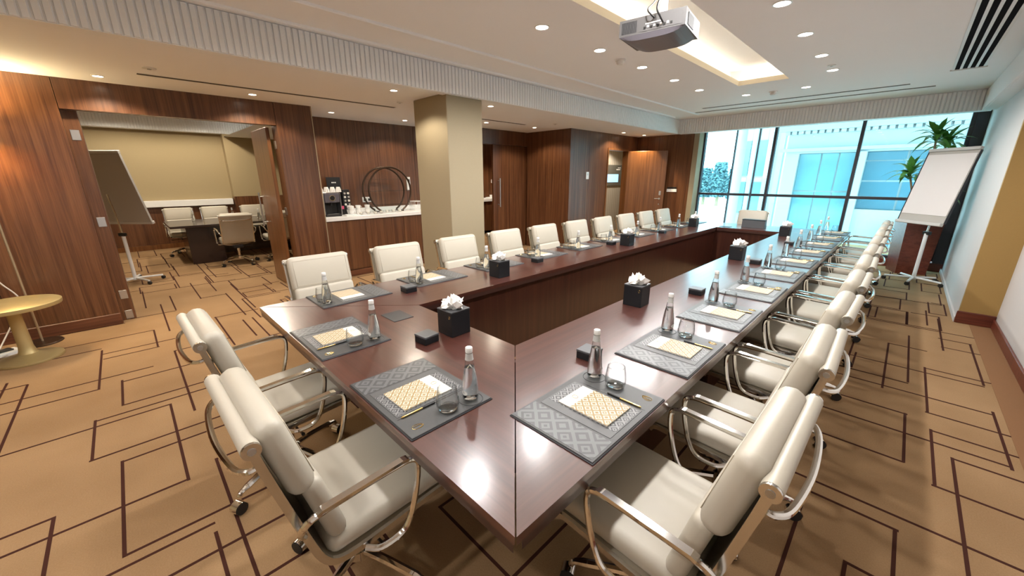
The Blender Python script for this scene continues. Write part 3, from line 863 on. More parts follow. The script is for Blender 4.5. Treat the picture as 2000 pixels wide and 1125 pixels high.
# ================================================================== PLACE SETTINGS
def make_pad():
    r = thing('desk_pad', None, 'desk pad')
    MB().rbox(-.25, .25, -.18, .18, 0, .0045, .002, 1).build('base', 'pad_edge', r)
    bd = MB().rbox(-.246, .246, -.176, .176, .0046, .008, .0015, 1).build('board', 'pad', r)
    MB().box(-.238, -.122, -.168, .168, .0081, .0086).build('diamond_band', 'pad_band', r)
    tr_ = MB()
    MB().rbox(-.112, .108, -.155, .150, .0081, .0092, .0008, 1).build('tray_panel', 'pad_tray', r)
    MB().box(-.072, .098, -.150, .142, .0093, .0096).build('tray_lining', 'tray_lining', r)
    MB().box(.118, .1215, -.16, .13, .0081, .0084).build('pen_slot', 'black', r)
    MB().tube([(.197 + .047*math.cos(2*PI*i/24), .112 + .047*math.sin(2*PI*i/24), .0085) for i in range(24)], .0013, 4, closed=True).build('coaster_ring', 'pad_edge', r)
    em = MB()
    em.tube([(.200 + .012*math.cos(2*PI*i/16)*(1 - .3*math.sin(2*PI*i/16)), -.128 + .019*math.sin(2*PI*i/16), .0086) for i in range(16)], .0011, 4, closed=True)
    e1 = em.build('emblem', 'gold', r)
    MB().tube([(.205 + .008*math.cos(1.2*PI*i/8), -.122 + .022*math.sin(1.2*PI*i/8) - .006, .0090) for i in range(9)], .0011, 4).build('emblem_stroke', 'gold', e1)
    return r
def make_notepad():
    r = thing('notepad', None, 'notepad')
    MB().rbox(-.08, .08, -.108, .108, 0, .005, .001, 1).build('pages', 'paper', r)
    MB().box(-.0802, .0802, -.1082, .052, .0051, .0062).build('cover', 'note_cover', r)
    MB().tube([(-.01 + .010*math.cos(2*PI*i/12), .080 + .012*math.sin(2*PI*i/12), .0054) for i in range(12)], .0008, 4, closed=True).build('emblem', 'gold', r)
    return r
def make_pen():
    r = thing('pen', None, 'pen')
    MB().tube([(0, -.068, .004), (0, -.062, .004), (0, .02, .004)], [.0012, .0036, .0036], 10).build('barrel', 'gold', r, True)
    MB().tube([(0, .0205, .004), (0, .075, .004)], .0037, 10).build('cap', 'black', r, True)
    return r
def make_bottle():
    r = thing('water_bottle', None, 'bottle')
    body = [(.021, .0), (.029, .004), (.0315, .015), (.0312, .050), (.0270, .095), (.0190, .145), (.0140, .178), (.0122, .200)]
    MB().lathe(body, 20, cap=False).build('glass_body', 'bottle_glass', r, True)
    MB().lathe([(.019, .006), (.027, .010), (.0298, .017), (.0295, .050), (.0252, .095), (.0180, .140)], 18).build('water', 'water', r, True)
    MB().lathe([(.0162, .170), (.0148, .180), (.0132, .197)], 16, cap=False).build('neck_label', 'neck_foil', r, True)
    MB().lathe([(.0128, .199), (.0138, .201), (.0138, .217), (.0125, .220)], 16).build('cap', 'white', r, True)
    lb = MB(); n_ = 8; vs = []
    for i in range(14):
        a = 2*PI*i/14; u = .014*math.cos(a); v = .014*math.sin(a); ang = -PI/2 + u/.0310
        vs.append((.0320*math.cos(ang), .0320*math.sin(ang), .040+v*.7))
    lb.add(vs, [tuple(range(14))])
    lb.build('round_label', 'white', r)
    return r
def make_glass():
    r = thing('drinking_glass', None, 'glass')
    prof = [(.030, .0), (.036, .004), (.0425, .022), (.0430, .040), (.0390, .070), (.0350, .092), (.0336, .092), (.0376, .070), (.0414, .040), (.0405, .024), (.030, .010)]
    MB().lathe(prof, 22, cap=True).build('bowl', 'glass', r, True)
    MB().tube([(.0345*math.cos(2*PI*i/22), .0345*math.sin(2*PI*i/22), .092) for i in range(22)], .0009, 5, closed=True).build('rim', 'glass', r, True)
    MB().lathe([(.028, .002), (.034, .006), (.033, .012), (.026, .013)], 18).build('thick_base', 'water', r, True)
    return r
pad0, note0, pen0, bot0, gls0 = make_pad(), make_notepad(), make_pen(), make_bottle(), make_glass()
su = False
def setting(x, y, rz, where, grp):
    """pad centre on the table; local +y points away from the sitter"""
    global su
    jr = random.Random(int(x*733)+int(y*911))
    c, s = math.cos(rz), math.sin(rz)
    def at(u, v, z): return (x + u*c - v*s, y + u*s + v*c, T + z)
    place(pad0, su, (x, y, T), rz, f'grey leather desk pad {where}', 'desk pads ' + grp)
    place(note0, su, at(.013, -.008, .0097), rz + jr.uniform(-.03, .03), f'gold diamond notepad {where}', 'notepads ' + grp)
    place(pen0, su, at(.122, -.085 + jr.uniform(-.01, .01), .0085), rz, f'black and gold pen {where}', 'pens ' + grp)
    place(bot0, su, at(.197, .112, .0088), rz + jr.uniform(-.6, .6), f'glass water bottle {where}', 'water bottles ' + grp)
    place(gls0, su, at(.192, .008, .0083), rz, f'empty stemless drinking glass {where}', 'drinking glasses ' + grp)
    su = True
setting(-1.245, .70, 0, 'before the nearest chair on the short near side', 'on the near side')
setting(-2.055, .70, 0, 'on the short near side, left of the tissue box', 'on the near side')
for k, y in enumerate(RY):
    setting(-.690, y - .02, PI/2, f'at {ORD[k]} place from the camera, right side', 'on the right side')
for k, y in enumerate(LY):
    setting(-2.765, y + .01, -PI/2, f'at {ORD[k]} place from near corner, left side', 'on the left side')

# ---- tissue boxes and small boxes
def make_tissue():
    r = thing('tissue_box', None, 'tissue box')
    MB().rbox(-.064, .064, -.064, .064, 0, .138, .003, 2).build('body', 'box', r)
    MB().rbox(-.0655, .0655, -.0655, .0655, .1385, .146, .003, 2).build('lid', 'box_top', r)
    rg = random.Random(11); m = MB(); rings = []
    seg = 18
    for j, (rr, zz) in enumerate([(.030, .145), (.050, .156), (.056, .172), (.040, .190), (.020, .198), (.004, .200)]):
        for k in range(seg):
            a = 2*PI*k/seg
            q = rr*(1 + .38*math.sin(3*a + j) * (j > 0) + rg.uniform(-.22, .22)) 
            m.v.append((q*math.cos(a), q*math.sin(a), zz + (rg.uniform(-.012, .018) if j > 0 else 0) + .012*math.sin(2*a+j)*(j > 1)))
    for j in range(5):
        for k in range(seg):
            k2 = (k+1) % seg
            m.f.append((j*seg+k, j*seg+k2, (j+1)*seg+k2, (j+1)*seg+k))
    m.f.append(tuple(5*seg+k for k in range(seg)))
    for k in range(5):
        a = k*1.3; w = .018
        p = Vector((.04*math.cos(a), .04*math.sin(a), .165)); q = Vector((.066*math.cos(a), .066*math.sin(a), .185 + .012*(k % 3)))
        t = Vector((-math.sin(a), math.cos(a), 0))*w
        m.add([p-t, p+t, q+t*.2, p+Vector((0, 0, .02))], [(0, 1, 2), (0, 2, 3), (1, 3, 2)])
    m.build('tissue', 'tissue', r)
    MB().tube([(.045 + .006*math.cos(2*PI*i/12), -.0645, .112 + .008*math.sin(2*PI*i/12)) for i in range(12)], .0009, 4, closed=True).build('emblem', 'gold', r)
    return r
def make_smallbox():
    r = thing('mint_box', None, 'box')
    MB().rbox(-.045, .045, -.045, .045, 0, .034, .003, 2).build('body', 'box', r)
    MB().rbox(-.0465, .0465, -.0465, .0465, .0345, .046, .003, 2).build('lid', 'box_top', r)
    return r
tis, sml = make_tissue(), make_smallbox()
for k, (x, y, rz, lb) in enumerate([(-1.655, 1.185, .02, 'black tissue box near the inner corner of the near table side'), (-2.40, 2.23, .0, 'black tissue box with white tissue nearest the camera on the left side'),
        (-2.40, 4.45, 0, 'black tissue box halfway along the left table side'), (-2.52, 6.95, 0, 'black tissue box at the far left table corner'),
        (-1.17, 2.36, .03, 'black tissue box nearest the camera on the right table side'), (-1.14, 4.47, 0, 'black tissue box halfway along the right table side'), (-1.15, 6.75, 0, 'black tissue box at the far right table corner')]):
    place(tis, k > 0, (x, y, T), rz, lb, 'tissue boxes on the table')
for k, (x, y, rz, lb) in enumerate([(-1.655, 1.005, .1, 'small black lidded box before the tissue box on the near side'), (-2.55, 1.42, 0, 'small black lidded box beside the second place on the left side'),
        (-2.55, 2.90, 0, 'small black lidded box between the third and fourth left places'), (-2.56, 4.34, 0, 'small black lidded box next to the middle left tissue box'), (-2.55, 5.80, 0, 'small black lidded box far along the left side'),
        (-.935, 1.455, .05, 'small black lidded box behind the first bottle on the right side'), (-.965, 2.90, 0, 'small black lidded box beside the third bottle on the right side'),
        (-.94, 4.37, 0, 'small black lidded box halfway along the right side'), (-.94, 5.9, 0, 'small black lidded box far along the right side')]):
    place(sml, k > 0, (x, y, T), rz, lb, 'small lidded boxes on the table')
sb = thing('stationery_box', 'wide dark leather box on the far table end before the lone chair', 'box', (-1.73, 7.48, T))
MB().rbox(-.17, .17, -.06, .06, 0, .125, .004, 2).build('body', 'box_top', sb)
MB().rbox(-.173, .173, -.063, .063, .1255, .14, .004, 2).build('lid', 'box', sb)

# ================================================================== COFFEE COUNTER
ct = thing('coffee_cabinet', 'walnut base cabinet under the white coffee worktop', 'cabinet', (-6.55, 3.4, 0))
MB().box(-.36, .29, -1.30, 1.48, .10, .917).build('body', 'wood', ct)
MB().box(-.36, .32, -1.32, 1.48, 0, .098).build('plinth', 'wood_h', ct)
for k in range(4):
    MB().rbox(.2915, .312, -1.315+k*.70, -.62+k*.70, .115, .91, .002, 1).build('door', 'wood', ct)
wt = MB().rbox(-6.915, -6.20, 2.082, 4.89, .92, .98, .006, 2).build('worktop', 'white_stone')
tag(wt, 'white stone worktop of the coffee counter', 'worktop')
us = MB().rbox(-6.918, -6.895, 2.082, 4.89, .981, 1.05, .003, 1).build('upstand', 'white_stone'); us.parent = wt
CZ = .981
cm = thing('coffee_machine', 'black and silver coffee machine with cups on its top tray', 'coffee machine', (-6.50, 2.34, CZ))
MB().rbox(-.20, .16, -.12, .12, 0, .035, .008, 2).build('drip_base', 'black', cm)
MB().rbox(-.20, .0, -.12, .12, .036, .36, .012, 2).build('body', 'black', cm)
MB().rbox(.002, .15, -.115, .115, .215, .36, .012, 2).build('brew_head', 'proj_dark', cm)
MB().rbox(-.20, .15, -.135, -.121, .03, .36, .005, 1).build('side_panel', 'steel', cm)
MB().rbox(-.20, .15, .121, .135, .03, .36, .005, 1).build('side_panel', 'steel', cm)
kn = MB().tube([(.151, 0, .285), (.162, 0, .285)], .046, 20).build('control_ring', 'chrome', cm, True)
MB().tube([(.1625, 0, .285), (.167, 0, .285)], .036, 18).build('dial', 'black', kn, True)
MB().tube([(.08, 0, .215), (.08, 0, .165)], .02, 10).build('spout', 'black', cm, True)
MB().box(.01, .148, -.09, .09, .0355, .04).build('drip_grid', 'steel', cm)
MB().rbox(-.19, .14, -.125, .125, .361, .372, .004, 1).build('cup_tray', 'alu', cm)
def make_cup(r=.036, hh=.062):
    t = thing('cup', None, 'cup')
    prof = [(r*.55, 0), (r*.62, .003), (r*.9, hh*.5), (r, hh), (r*.93, hh), (r*.82, hh*.5), (r*.5, .006)]
    MB().lathe(prof, 16).build('bowl', 'china', t, True)
    MB().tube(spline([(r*.92, 0, hh*.8), (r*1.45, 0, hh*.72), (r*1.4, 0, hh*.35), (r*.8, 0, hh*.25)], 4), .0035, 6).build('handle', 'china', t, True)
    return t
cup0 = make_cup(.044, .080)
cups = []
n = 0
for k in range(4):
    cups.append(((-6.42, 2.232 + k*.092 - .03, CZ+.372), f'white cup on the coffee machine, {ORD[k]} from the left'))
for k, (x, y, lb) in enumerate([(-6.40, 2.64, 'white cup beside the coffee machine, front left of the group'), (-6.52, 2.66, 'white cup beside the coffee machine, back left of the group'), (-6.50, 2.80, 'white cup in the middle back of the cup group'), (-6.50, 2.96, 'white cup at the back right of the cup group')]):
    cups.append(((x, y, CZ), lb))
for k, (x, y, lb) in enumerate([(-6.40, 2.64, 'white cup stacked on the front left cup'), (-6.52, 2.665, 'white cup stacked on the back left cup'), (-6.50, 2.80, 'white cup stacked on the middle back cup'), (-6.50, 2.96, 'white cup stacked on the back right cup'), ]):
    cups.append(((x, y, CZ + .0655), lb))
for k, (loc, lb) in enumerate(cups):
    o = place(cup0, k > 0, loc, 1.2 + .5*(k % 3), lb, 'cups on the coffee counter')
    if k < 4: o.rotation_euler = (PI, 0, 0); o.location = (loc[0], loc[1], loc[2] + .0805)
def make_bowl():
    t = thing('condiment_bowl', None, 'bowl')
    MB().lathe([(.020, 0), (.030, .012), (.036, .045), (.034, .045), (.027, .014), (.01, .008)], 16).build('bowl', 'glass', t, True)
    MB().lathe([(.024, .010), (.031, .036), (.018, .041)], 14).build('filling', 'paper', t, True)
    return t
bw = make_bowl()
for k, (x, y, lb) in enumerate([(-6.32, 2.76, 'small glass bowl at the counter front, far left of its row'), (-6.30, 2.88, 'small glass bowl at the counter front, second in its row'), (-6.30, 3.00, 'small glass bowl at the counter front, third in its row'), (-6.34, 3.13, 'small glass bowl at the front left of the ring stand'),
                                (-6.42, 3.28, 'small glass bowl under the ring stand, left'), (-6.42, 3.40, 'small glass bowl under the ring stand, middle'), (-6.42, 3.52, 'small glass bowl under the ring stand, right')]):
    place(bw, k > 0, (x, y, CZ), 0, lb, 'glass bowls on the coffee counter')
tr0 = thing('serving_tray', 'thin white serving tray before the cups', 'tray', (-6.31, 2.62, CZ))
MB().rbox(-.07, .07, -.13, .10, 0, .010, .003, 1).build('plate', 'china', tr0)
MB().tube([(-.068, -.128, .012), (.068, -.128, .012), (.068, .098, .012), (-.068, .098, .012)], .003, 6, closed=True).build('rim', 'china', tr0)
ms = thing('menu_stand', 'black display card standing behind the coffee machine', 'sign', (-6.80, 2.56, CZ))
MB().rbox(-.006, .006, -.115, .115, 0, .60, .002, 1).build('card', 'black', ms)
MB().rbox(-.03, .05, -.10, .10, 0, .012, .003, 1).build('foot', 'black', ms)
for k in range(3): MB().box(.0065, .0075, -.035+k*.026, -.015+k*.026, .505, .522).build('letter', 'white', ms)
cs = thing('capsule_stand', 'black capsule rack with pale capsules beside the coffee machine', 'rack', (-6.66, 2.68, CZ))
MB().rbox(-.04, .03, -.06, .06, 0, .40, .006, 1).build('body', 'black', cs)
for j in range(4):
    for k in range(2):
        MB().tube([(.031, -.03+k*.06, .16+j*.06), (.044, -.03+k*.06, .16+j*.06)], .018, 10).build('capsule', 'alu' if (j+k) % 2 else 'paper', cs, True)
pk = thing('sweetener_packet', 'pink upright packet holder behind the cups', 'packet', (-6.58, 2.575, CZ))
MB().rbox(-.02, .02, -.025, .025, 0, .09, .003, 1).build('holder', 'black', pk)
MB().rbox(-.012, .012, -.020, .020, .02, .14, .002, 1).build('sachets', 'pink', pk)
# ring stand
rs = thing('ring_stand', 'two dark bronze hoops holding glass shelves on the counter', 'display stand', (-6.62, 3.42, CZ))
RR, RZ = .40, .366
for xx in (-.12, .12):
    pts = []
    for i in range(33):
        a = math.radians(-58 + 296*i/32)
        pts.append((xx, RR*math.cos(a), RZ + RR*math.sin(a) + .0))
    MB().tube(pts, 0.0165, 8).build('hoop', 'bronze_dark', rs, True)
for s in (-1, 1):
    MB().tube([(-.14, s*.213, .0105), (.14, s*.213, .0105)], .009, 8).build('foot', 'bronze_dark', rs, True)
for z in (.12, .36, .56):
    hw = math.sqrt(max(RR**2 - (z-RZ)**2, .01)) - .012
    MB().box(-.13, .13, -hw, hw, z, z+.006).build('shelf', 'shelf_glass', rs)
so = thing('wall_socket', 'white double wall socket behind the ring stand', 'socket', (-6.919, 3.16, 1.19))
MB().rbox(0, .008, -.085, .085, -.045, .045, .003, 1).build('plate', 'plastic_white', so)
for k in (-.04, .04): MB().rbox(.0081, .03, k-.022, k+.022, -.025, .02, .004, 1).build('plug', 'black', so)
bk = thing('wire_basket', 'white wire basket at the right end of the coffee counter', 'basket', (-6.55, 3.95, CZ))
for z in (.005, .08, .16):
    MB().tube([(-.1, -.09, z), (.1, -.09, z), (.1, .09, z), (-.1, .09, z)], .005, 6, closed=True).build('ring', 'plastic_white', bk)
for k in range(5):
    for s in (-1, 1):
        MB().tube([(-.1+k*.05, s*.09, 0), (-.1+k*.05, s*.09, .16)], .003, 5).build('wire', 'plastic_white', bk)
pc = thing('wall_panel_box', 'slim white box on the niche wall beside the column', 'wall box', (-6.919, 4.02, 1.46))
MB().rbox(0, .035, -.035, .035, -.12, .12, .004, 1).build('case', 'plastic_white', pc)
MB().rbox(.0355, .038, -.02, .02, .02, .08, .001, 1).build('window', 'black', pc)
# pantry counter
pcab = thing('pantry_cabinet', 'walnut pantry counter with white top seen past the sliding door', 'cabinet', (-8.6, 7.2, 0))
MB().box(-.38, .30, -1.6, 1.6, .1, .915).build('body', 'wood', pcab)
MB().box(-.38, .34, -1.6, 1.6, .918, .975).build('worktop', 'white_stone', pcab)
for k in range(4): MB().rbox(.301, .318, -1.59+k*.8, -.81+k*.8, .12, .905, .002, 1).build('door', 'wood', pcab)
pt = thing('pantry_tray', 'pale tray of crockery on the pantry counter', 'tray', (-8.45, 7.75, .976))
MB().rbox(-.15, .15, -.28, .28, 0, .04, .006, 1).build('tray', 'plastic_white', pt)
for k in range(3): MB().lathe([(.05, 0), (.065, .06), (.06, .06), (.04, .01)], 14).build('bowl', 'china', pt, True, loc=(0, -.17+k*.17, .041))
psw = thing('pantry_switch', 'white switch plates on the pantry back wall', 'switch', (-8.999, 8.15, 1.45))
for k in range(2): MB().rbox(0, .01, -.10+k*.11, -.01+k*.11, -.05, .05, .003, 1).build('plate', 'plastic_white', psw)

# ---- small wall fittings
th = thing('thermostat', 'small white thermostat on the walnut block', 'thermostat', (-5.0, 7.28, 1.60))
MB().rbox(0, .014, -.05, .05, -.075, .075, .004, 1).build('case', 'plastic_white', th)
MB().box(.0141, .015, -.025, .025, .005, .05).build('display', 'steel', th)
sw = thing('light_switch', 'black and white switch plates on the far walnut wall', 'switch', (-4.02, 9.41, 1.28))
MB().rbox(-.11, .11, -.012, 0, .012, .055, .003, 1).build('upper_plate', 'black', sw)
lp = MB().rbox(-.12, .12, -.012, 0, -.06, .008, .003, 1).build('lower_plate', 'plastic_white', sw)
for k in range(3): MB().rbox(-.10+k*.07, -.04+k*.07, -.016, -.0121, -.05, 0, .002, 1).build('rocker', 'white', lp)
sg = thing('room_sign', 'grey corridor sign with a glowing blue screen beyond the door', 'sign', (-6.149, 10.25, 1.62))
MB().rbox(0, .03, -.55, .55, -.30, .28, .006, 1).build('panel', 'sign_grey', sg)
MB().box(.0305, .034, -.36, .25, -.20, .02).build('screen', 'screen', sg)
MB().box(.0305, .032, .12, .34, .14, .165).build('title', 'plastic_white', sg)
MB().box(.0305, .032, .20, .36, .19, .21).build('subtitle', 'plastic_white', sg)

# ================================================================== CEILING FITTINGS
lamp_cache = {}
def spot_light(o_parent, loc, power, color, size=166, blend=.35, rad=.06):
    key = (power, color, size)
    if key not in lamp_cache:
        d = bpy.data.lights.new('lamp', 'SPOT'); d.energy = power; d.color = color; d.spot_size = math.radians(size); d.spot_blend = blend; d.shadow_soft_size = rad
        lamp_cache[key] = d
    l = bpy.data.objects.new('lamp', lamp_cache[key]); COL.objects.link(l); l.parent = o_parent; l.location = loc
    return l
dl_big = dl_small = None
def downlight(x, y, z, label, group, big, power, color, cone=None):
    t = thing('downlight', label, 'ceiling lamp', (x, y, z), 0, group)
    r = .052 if big else .038
    global dl_big, dl_small
    key = 'dl_big' if big else 'dl_small'
    if globals()[key] is None:
        a = MB().lathe([(r*1.22, 0), (r*1.22, -.004), (r*1.02, -.006), (r*.98, -.002)], 20, cap=False).build('trim_ring', 'white', t, True)
        b = MB().lathe([(r*.98, -.0015), (r*.98, -.003)], 18).build('lamp_face', 'lamp_on' if big else 'lamp_warm', t)
        globals()[key] = (a, b)
    else:
        a, b = globals()[key]; inst(a, 'trim_ring', t); inst(b, 'lamp_face', t)
    spot_light(t, (0, 0, -.012), power, color, cone or (166 if big else 140))
LM = [(-2.42, 2.77+.875*k-1.75) for k in range(-1, 6+1)]
for k, y in enumerate([1.02, 1.895, 2.77, 3.64, 4.515, 5.39, 6.245]):
    lab = f'bright ceiling downlight left of the tray, {ORD[6-k]} from the window'
    downlight(-2.425, y, ZC, lab, 'downlights beside the tray', True, LAMP_MAIN, NEUTRAL)
for k, y in enumerate([1.02, 1.895, 2.77, 3.665, 4.55, 5.43, 6.24]):
    lab = f'bright ceiling downlight right of the tray, {ORD[6-k]} from the window'
    downlight(-.91, y, ZC, lab, 'downlights beside the tray', True, LAMP_MAIN, NEUTRAL)
downlight(-1.30, 7.12, ZC, 'ceiling downlight beyond the tray, right of the detector', 'downlights near the window', True, LAMP_MAIN, NEUTRAL)
downlight(-2.05, 7.12, ZC, 'ceiling downlight beyond the tray, left of the detector', 'downlights near the window', True, LAMP_MAIN, NEUTRAL)
for y in (-.7, -1.9):
    for x in (-2.4, -.9):
        downlight(x, y, ZC, 'ceiling downlight behind the camera, ' + ('left' if x < -1 else 'right') + (' nearer' if y > -1 else ' farther') + ' one', 'downlights behind the camera', True, LAMP_MAIN, NEUTRAL)
SL = [(-5.64, .07, 'above the left end of the double door header'), (-5.61, 1.32, 'above the right end of the double door header'), (-6.30, 2.47, 'over the coffee machine'), (-4.27, 2.39, 'left of the beige column'), (-6.30, 3.69, 'over the ring stand'),
      (-4.26, 3.83, 'right of the beige column'), (-5.54, 4.87, 'before the sliding door header'), (-5.44, 6.04, 'beside the walnut block corner'), (-4.69, 8.15, 'before the entry door'), (-4.64, 9.0, 'over the open entry door leaf'),
      (-5.3, -1.2, 'above the round side table')]
for x, y, w_ in SL:
    if 'leaf' in w_: downlight(x, y, ZS, f'small soffit downlight {w_}', 'soffit downlights', False, 170.0, (1.0, 0.80, 0.48), 95)
    else: downlight(x, y, ZS, f'small soffit downlight {w_}', 'soffit downlights', False, LAMP_SOFFIT, WARM)
for x, y in ((-8.0, .2), (-8.0, 1.6), (-10.6, .2), (-10.6, 1.6)):
    downlight(x, y, 2.84, 'small room downlight ' + ('nearer' if x > -9 else 'farther') + (' left' if y < 1 else ' right') + ', hidden above the opening', 'small room downlights', False, LAMP_SOFFIT*2.3, WARM, 168)
for x, y, w_ in ((-7.9, 7.0, 'in the pantry'), (-5.6, 9.6, 'in the corridor')):
    downlight(x, y, ZS, f'small downlight {w_}', 'service downlights', False, LAMP_SOFFIT*4, WARM)
# linear slots and grille
def slot(name, label, x0, x1, y0, y1, z, mat='frame_dark'):
    t = thing(name, label, 'air slot', ((x0+x1)/2, (y0+y1)/2, z))
    a, b = (x1-x0)/2, (y1-y0)/2
    MB().box(-a, a, -b, b, -.002, -.0005).build('slot', mat, t)
    if a > b:
        for s in (-1, 1): MB().box(-a, a, s*b-.006, s*b+.006, -.003, 0).build('flange', 'white', t)
    else:
        for s in (-1, 1): MB().box(s*a-.006, s*a+.006, -b, b, -.003, 0).build('flange', 'white', t)
M['slot_grey'] = flat('slot_grey', (0.10, 0.09, 0.085), 0.9, spec=0.05)
M['slot_black'] = flat('slot_black', (0.012, 0.012, 0.014), 0.95, spec=0.02)
slot('air_slot', 'longer air slot in the ceiling nearest the window', -3.26, -.02, 8.285, 8.375, ZC, 'slot_grey')
slot('air_slot', 'shorter air slot in the ceiling behind the one by the window', -2.98, -.27, 7.875, 7.965, ZC, 'slot_grey')
slot('air_slot', 'long air slot in the soffit before the double doors', -5.31, -5.23, .33, 2.95, ZS, 'slot_grey')
slot('air_slot', 'air slot in the soffit right of the column', -5.31, -5.23, 3.9, 5.6, ZS, 'slot_grey')
gr = thing('air_grille', 'four slot black and white air grille at top right', 'air grille', (.21, 5.6, ZC))
MB().box(-.13, .13, -1.75, 1.66, -.002, -.0005).build('backing', 'slot_black', gr)
for k in range(5):
    MB().box(-.13+k*.06, -.13+k*.06+.022, -1.75, 1.66, -.006, -.0022).build('slat', 'white', gr)
for y0, y1 in ((-1.775, -1.751), (1.661, 1.685)):
    MB().box(-.145, .145, y0, y1, -.014, 0).build('end_rail', 'white', gr)
def detector(x, y, z, label, big=True, name='smoke_detector'):
    t = thing(name, label, 'detector', (x, y, z), 0)
    MB().lathe([(.055, 0), (.055, -.012), (.050, -.014)], 20).build('base', 'plastic_white', t, True)
    MB().lathe([(.042, -.0145), (.040, -.035), (.026, -.048)], 20).build('head', 'plastic_white', t, True)
    return t
detector(-2.45, 4.08, ZC, 'round white detector between the left downlights')
detector(-1.70, 7.15, ZC, 'round white detector between the two downlights beyond the tray')
detector(-1.50, 4.0, ZC+.22, 'round detector inside the lit tray')
def disc(x, y, z, label, r=.05):
    t = thing('sprinkler', label, 'sprinkler', (x, y, z))
    MB().lathe([(r, 0), (r, -.006), (r*.8, -.008)], 18).build('cover_plate', 'plastic_white', t, True)
    MB().lathe([(r*.3, -.0085), (r*.3, -.014)], 12).build('cap', 'steel', t, True)
disc(-.89, 5.98, ZC, 'flat sprinkler plate among the right downlights', .04)
disc(-4.94, .40, ZS, 'flat sprinkler plate in the soffit before the double doors')
disc(-4.87, 2.80, ZS, 'flat sprinkler plate in the soffit beside the column', .04)
disc(-4.82, 5.92, ZS, 'flat sprinkler plate in the soffit before the walnut block', .04)
disc(-1.50, 4.95, ZC+.22, 'flat speaker disc inside the lit tray', .07)

# ---- projector
pj = thing('projector', 'grey ceiling projector hanging below the tray with cables', 'projector', (-1.20, 2.40, 2.385), math.radians(8)); pj.scale = (.77, .77, .77)
W2, D2 = .235, .19
def pbody():
    m = MB(); xs_ = [-W2 + 2*W2*i/16 for i in range(17)]
    top = .062
    vs = []
    for y in (-D2, D2):
        for x in xs_: vs.append((x, y, top))
        for x in xs_: vs.append((x, y, -.045 - .0*(x/W2)**2))
    n_ = 17
    f = []
    for i in range(16):
        f += [(i, i+1, n_+i+1, n_+i), (2*n_+i, 3*n_+i, 3*n_+i+1, 2*n_+i+1), (i, 2*n_+i, 2*n_+i+1, i+1), (n_+i, n_+i+1, 3*n_+i+1, 3*n_+i)]
    f += [(0, n_, 3*n_, 2*n_), (16, 2*n_+16, 3*n_+16, n_+16)]
    return m.add(vs, f)
pbody().build('case', 'proj_grey', pj)
bt = MB(); vs = []
for y, sh in ((-D2, 1.0), (D2, .92)):
    for i in range(17):
        x = -W2 + 2*W2*i/16
        vs.append((x*sh, y*sh, -.0455)); 
    for i in range(17):
        x = -W2 + 2*W2*i/16
        vs.append((x*.93*sh, y*.95*sh, -.052 - .030*(1-(x/W2)**4)))
n_ = 17; f = []
for i in range(16):
    f += [(i, i+1, n_+i+1, n_+i), (2*n_+i, 3*n_+i, 3*n_+i+1, 2*n_+i+1), (i, 2*n_+i, 2*n_+i+1, i+1), (n_+i, n_+i+1, 3*n_+i+1, 3*n_+i)]
f += [(0, n_, 3*n_, 2*n_), (16, 2*n_+16, 3*n_+16, n_+16)]
bt.add(vs, f); bt.build('bottom_shell', 'proj_dark', pj)
for k in range(12):
    MB().box(-.215+k*.0095, -.210+k*.0095, -D2-.003, -D2-.0005, -.03, .045).build('vent_slat', 'proj_vent', pj)
MB().box(-.085, .215, -D2-.002, -D2-.0005, -.035, .05).build('port_panel', 'proj_grey', pj)
for k in range(9):
    MB().box(-.05+k*.023, -.035+k*.023, -D2-.006, -D2-.0021, -.022+.006*(k % 2), -.008+.006*(k % 2)).build('port', 'white' if k % 2 else 'black', pj)
MB().box(-.04, .08, -D2-.004, -D2-.0021, .006, .014).build('port_label', 'white', pj)
MB().box(W2+.0005, W2+.003, -.13, .02, -.03, .045).build('side_vent', 'proj_vent', pj)
MB().lathe([(.035, 0), (.035, .30)], 14).build('mount_pole', 'plastic_white', pj, True, loc=(0, .03, .063))
MB().rbox(-.10, .10, -.06, .12, .0625, .075, .004, 1).build('mount_plate', 'steel', pj)
MB().tube(spline([(.06, -.05, .40), (.05, -.15, .20), (.05, -.24, .08), (.075, -.235, .02), (.085, -D2-.005, -.005)], 6), .006, 7).build('cable', 'black', pj, True)
MB().tube(spline([(.03, -.02, .40), (.0, -.12, .18), (-.02, -.22, .09), (.01, -.23, .045), (.02, -D2-.005, .035)], 6), .005, 7).build('cable', 'black', pj, True)

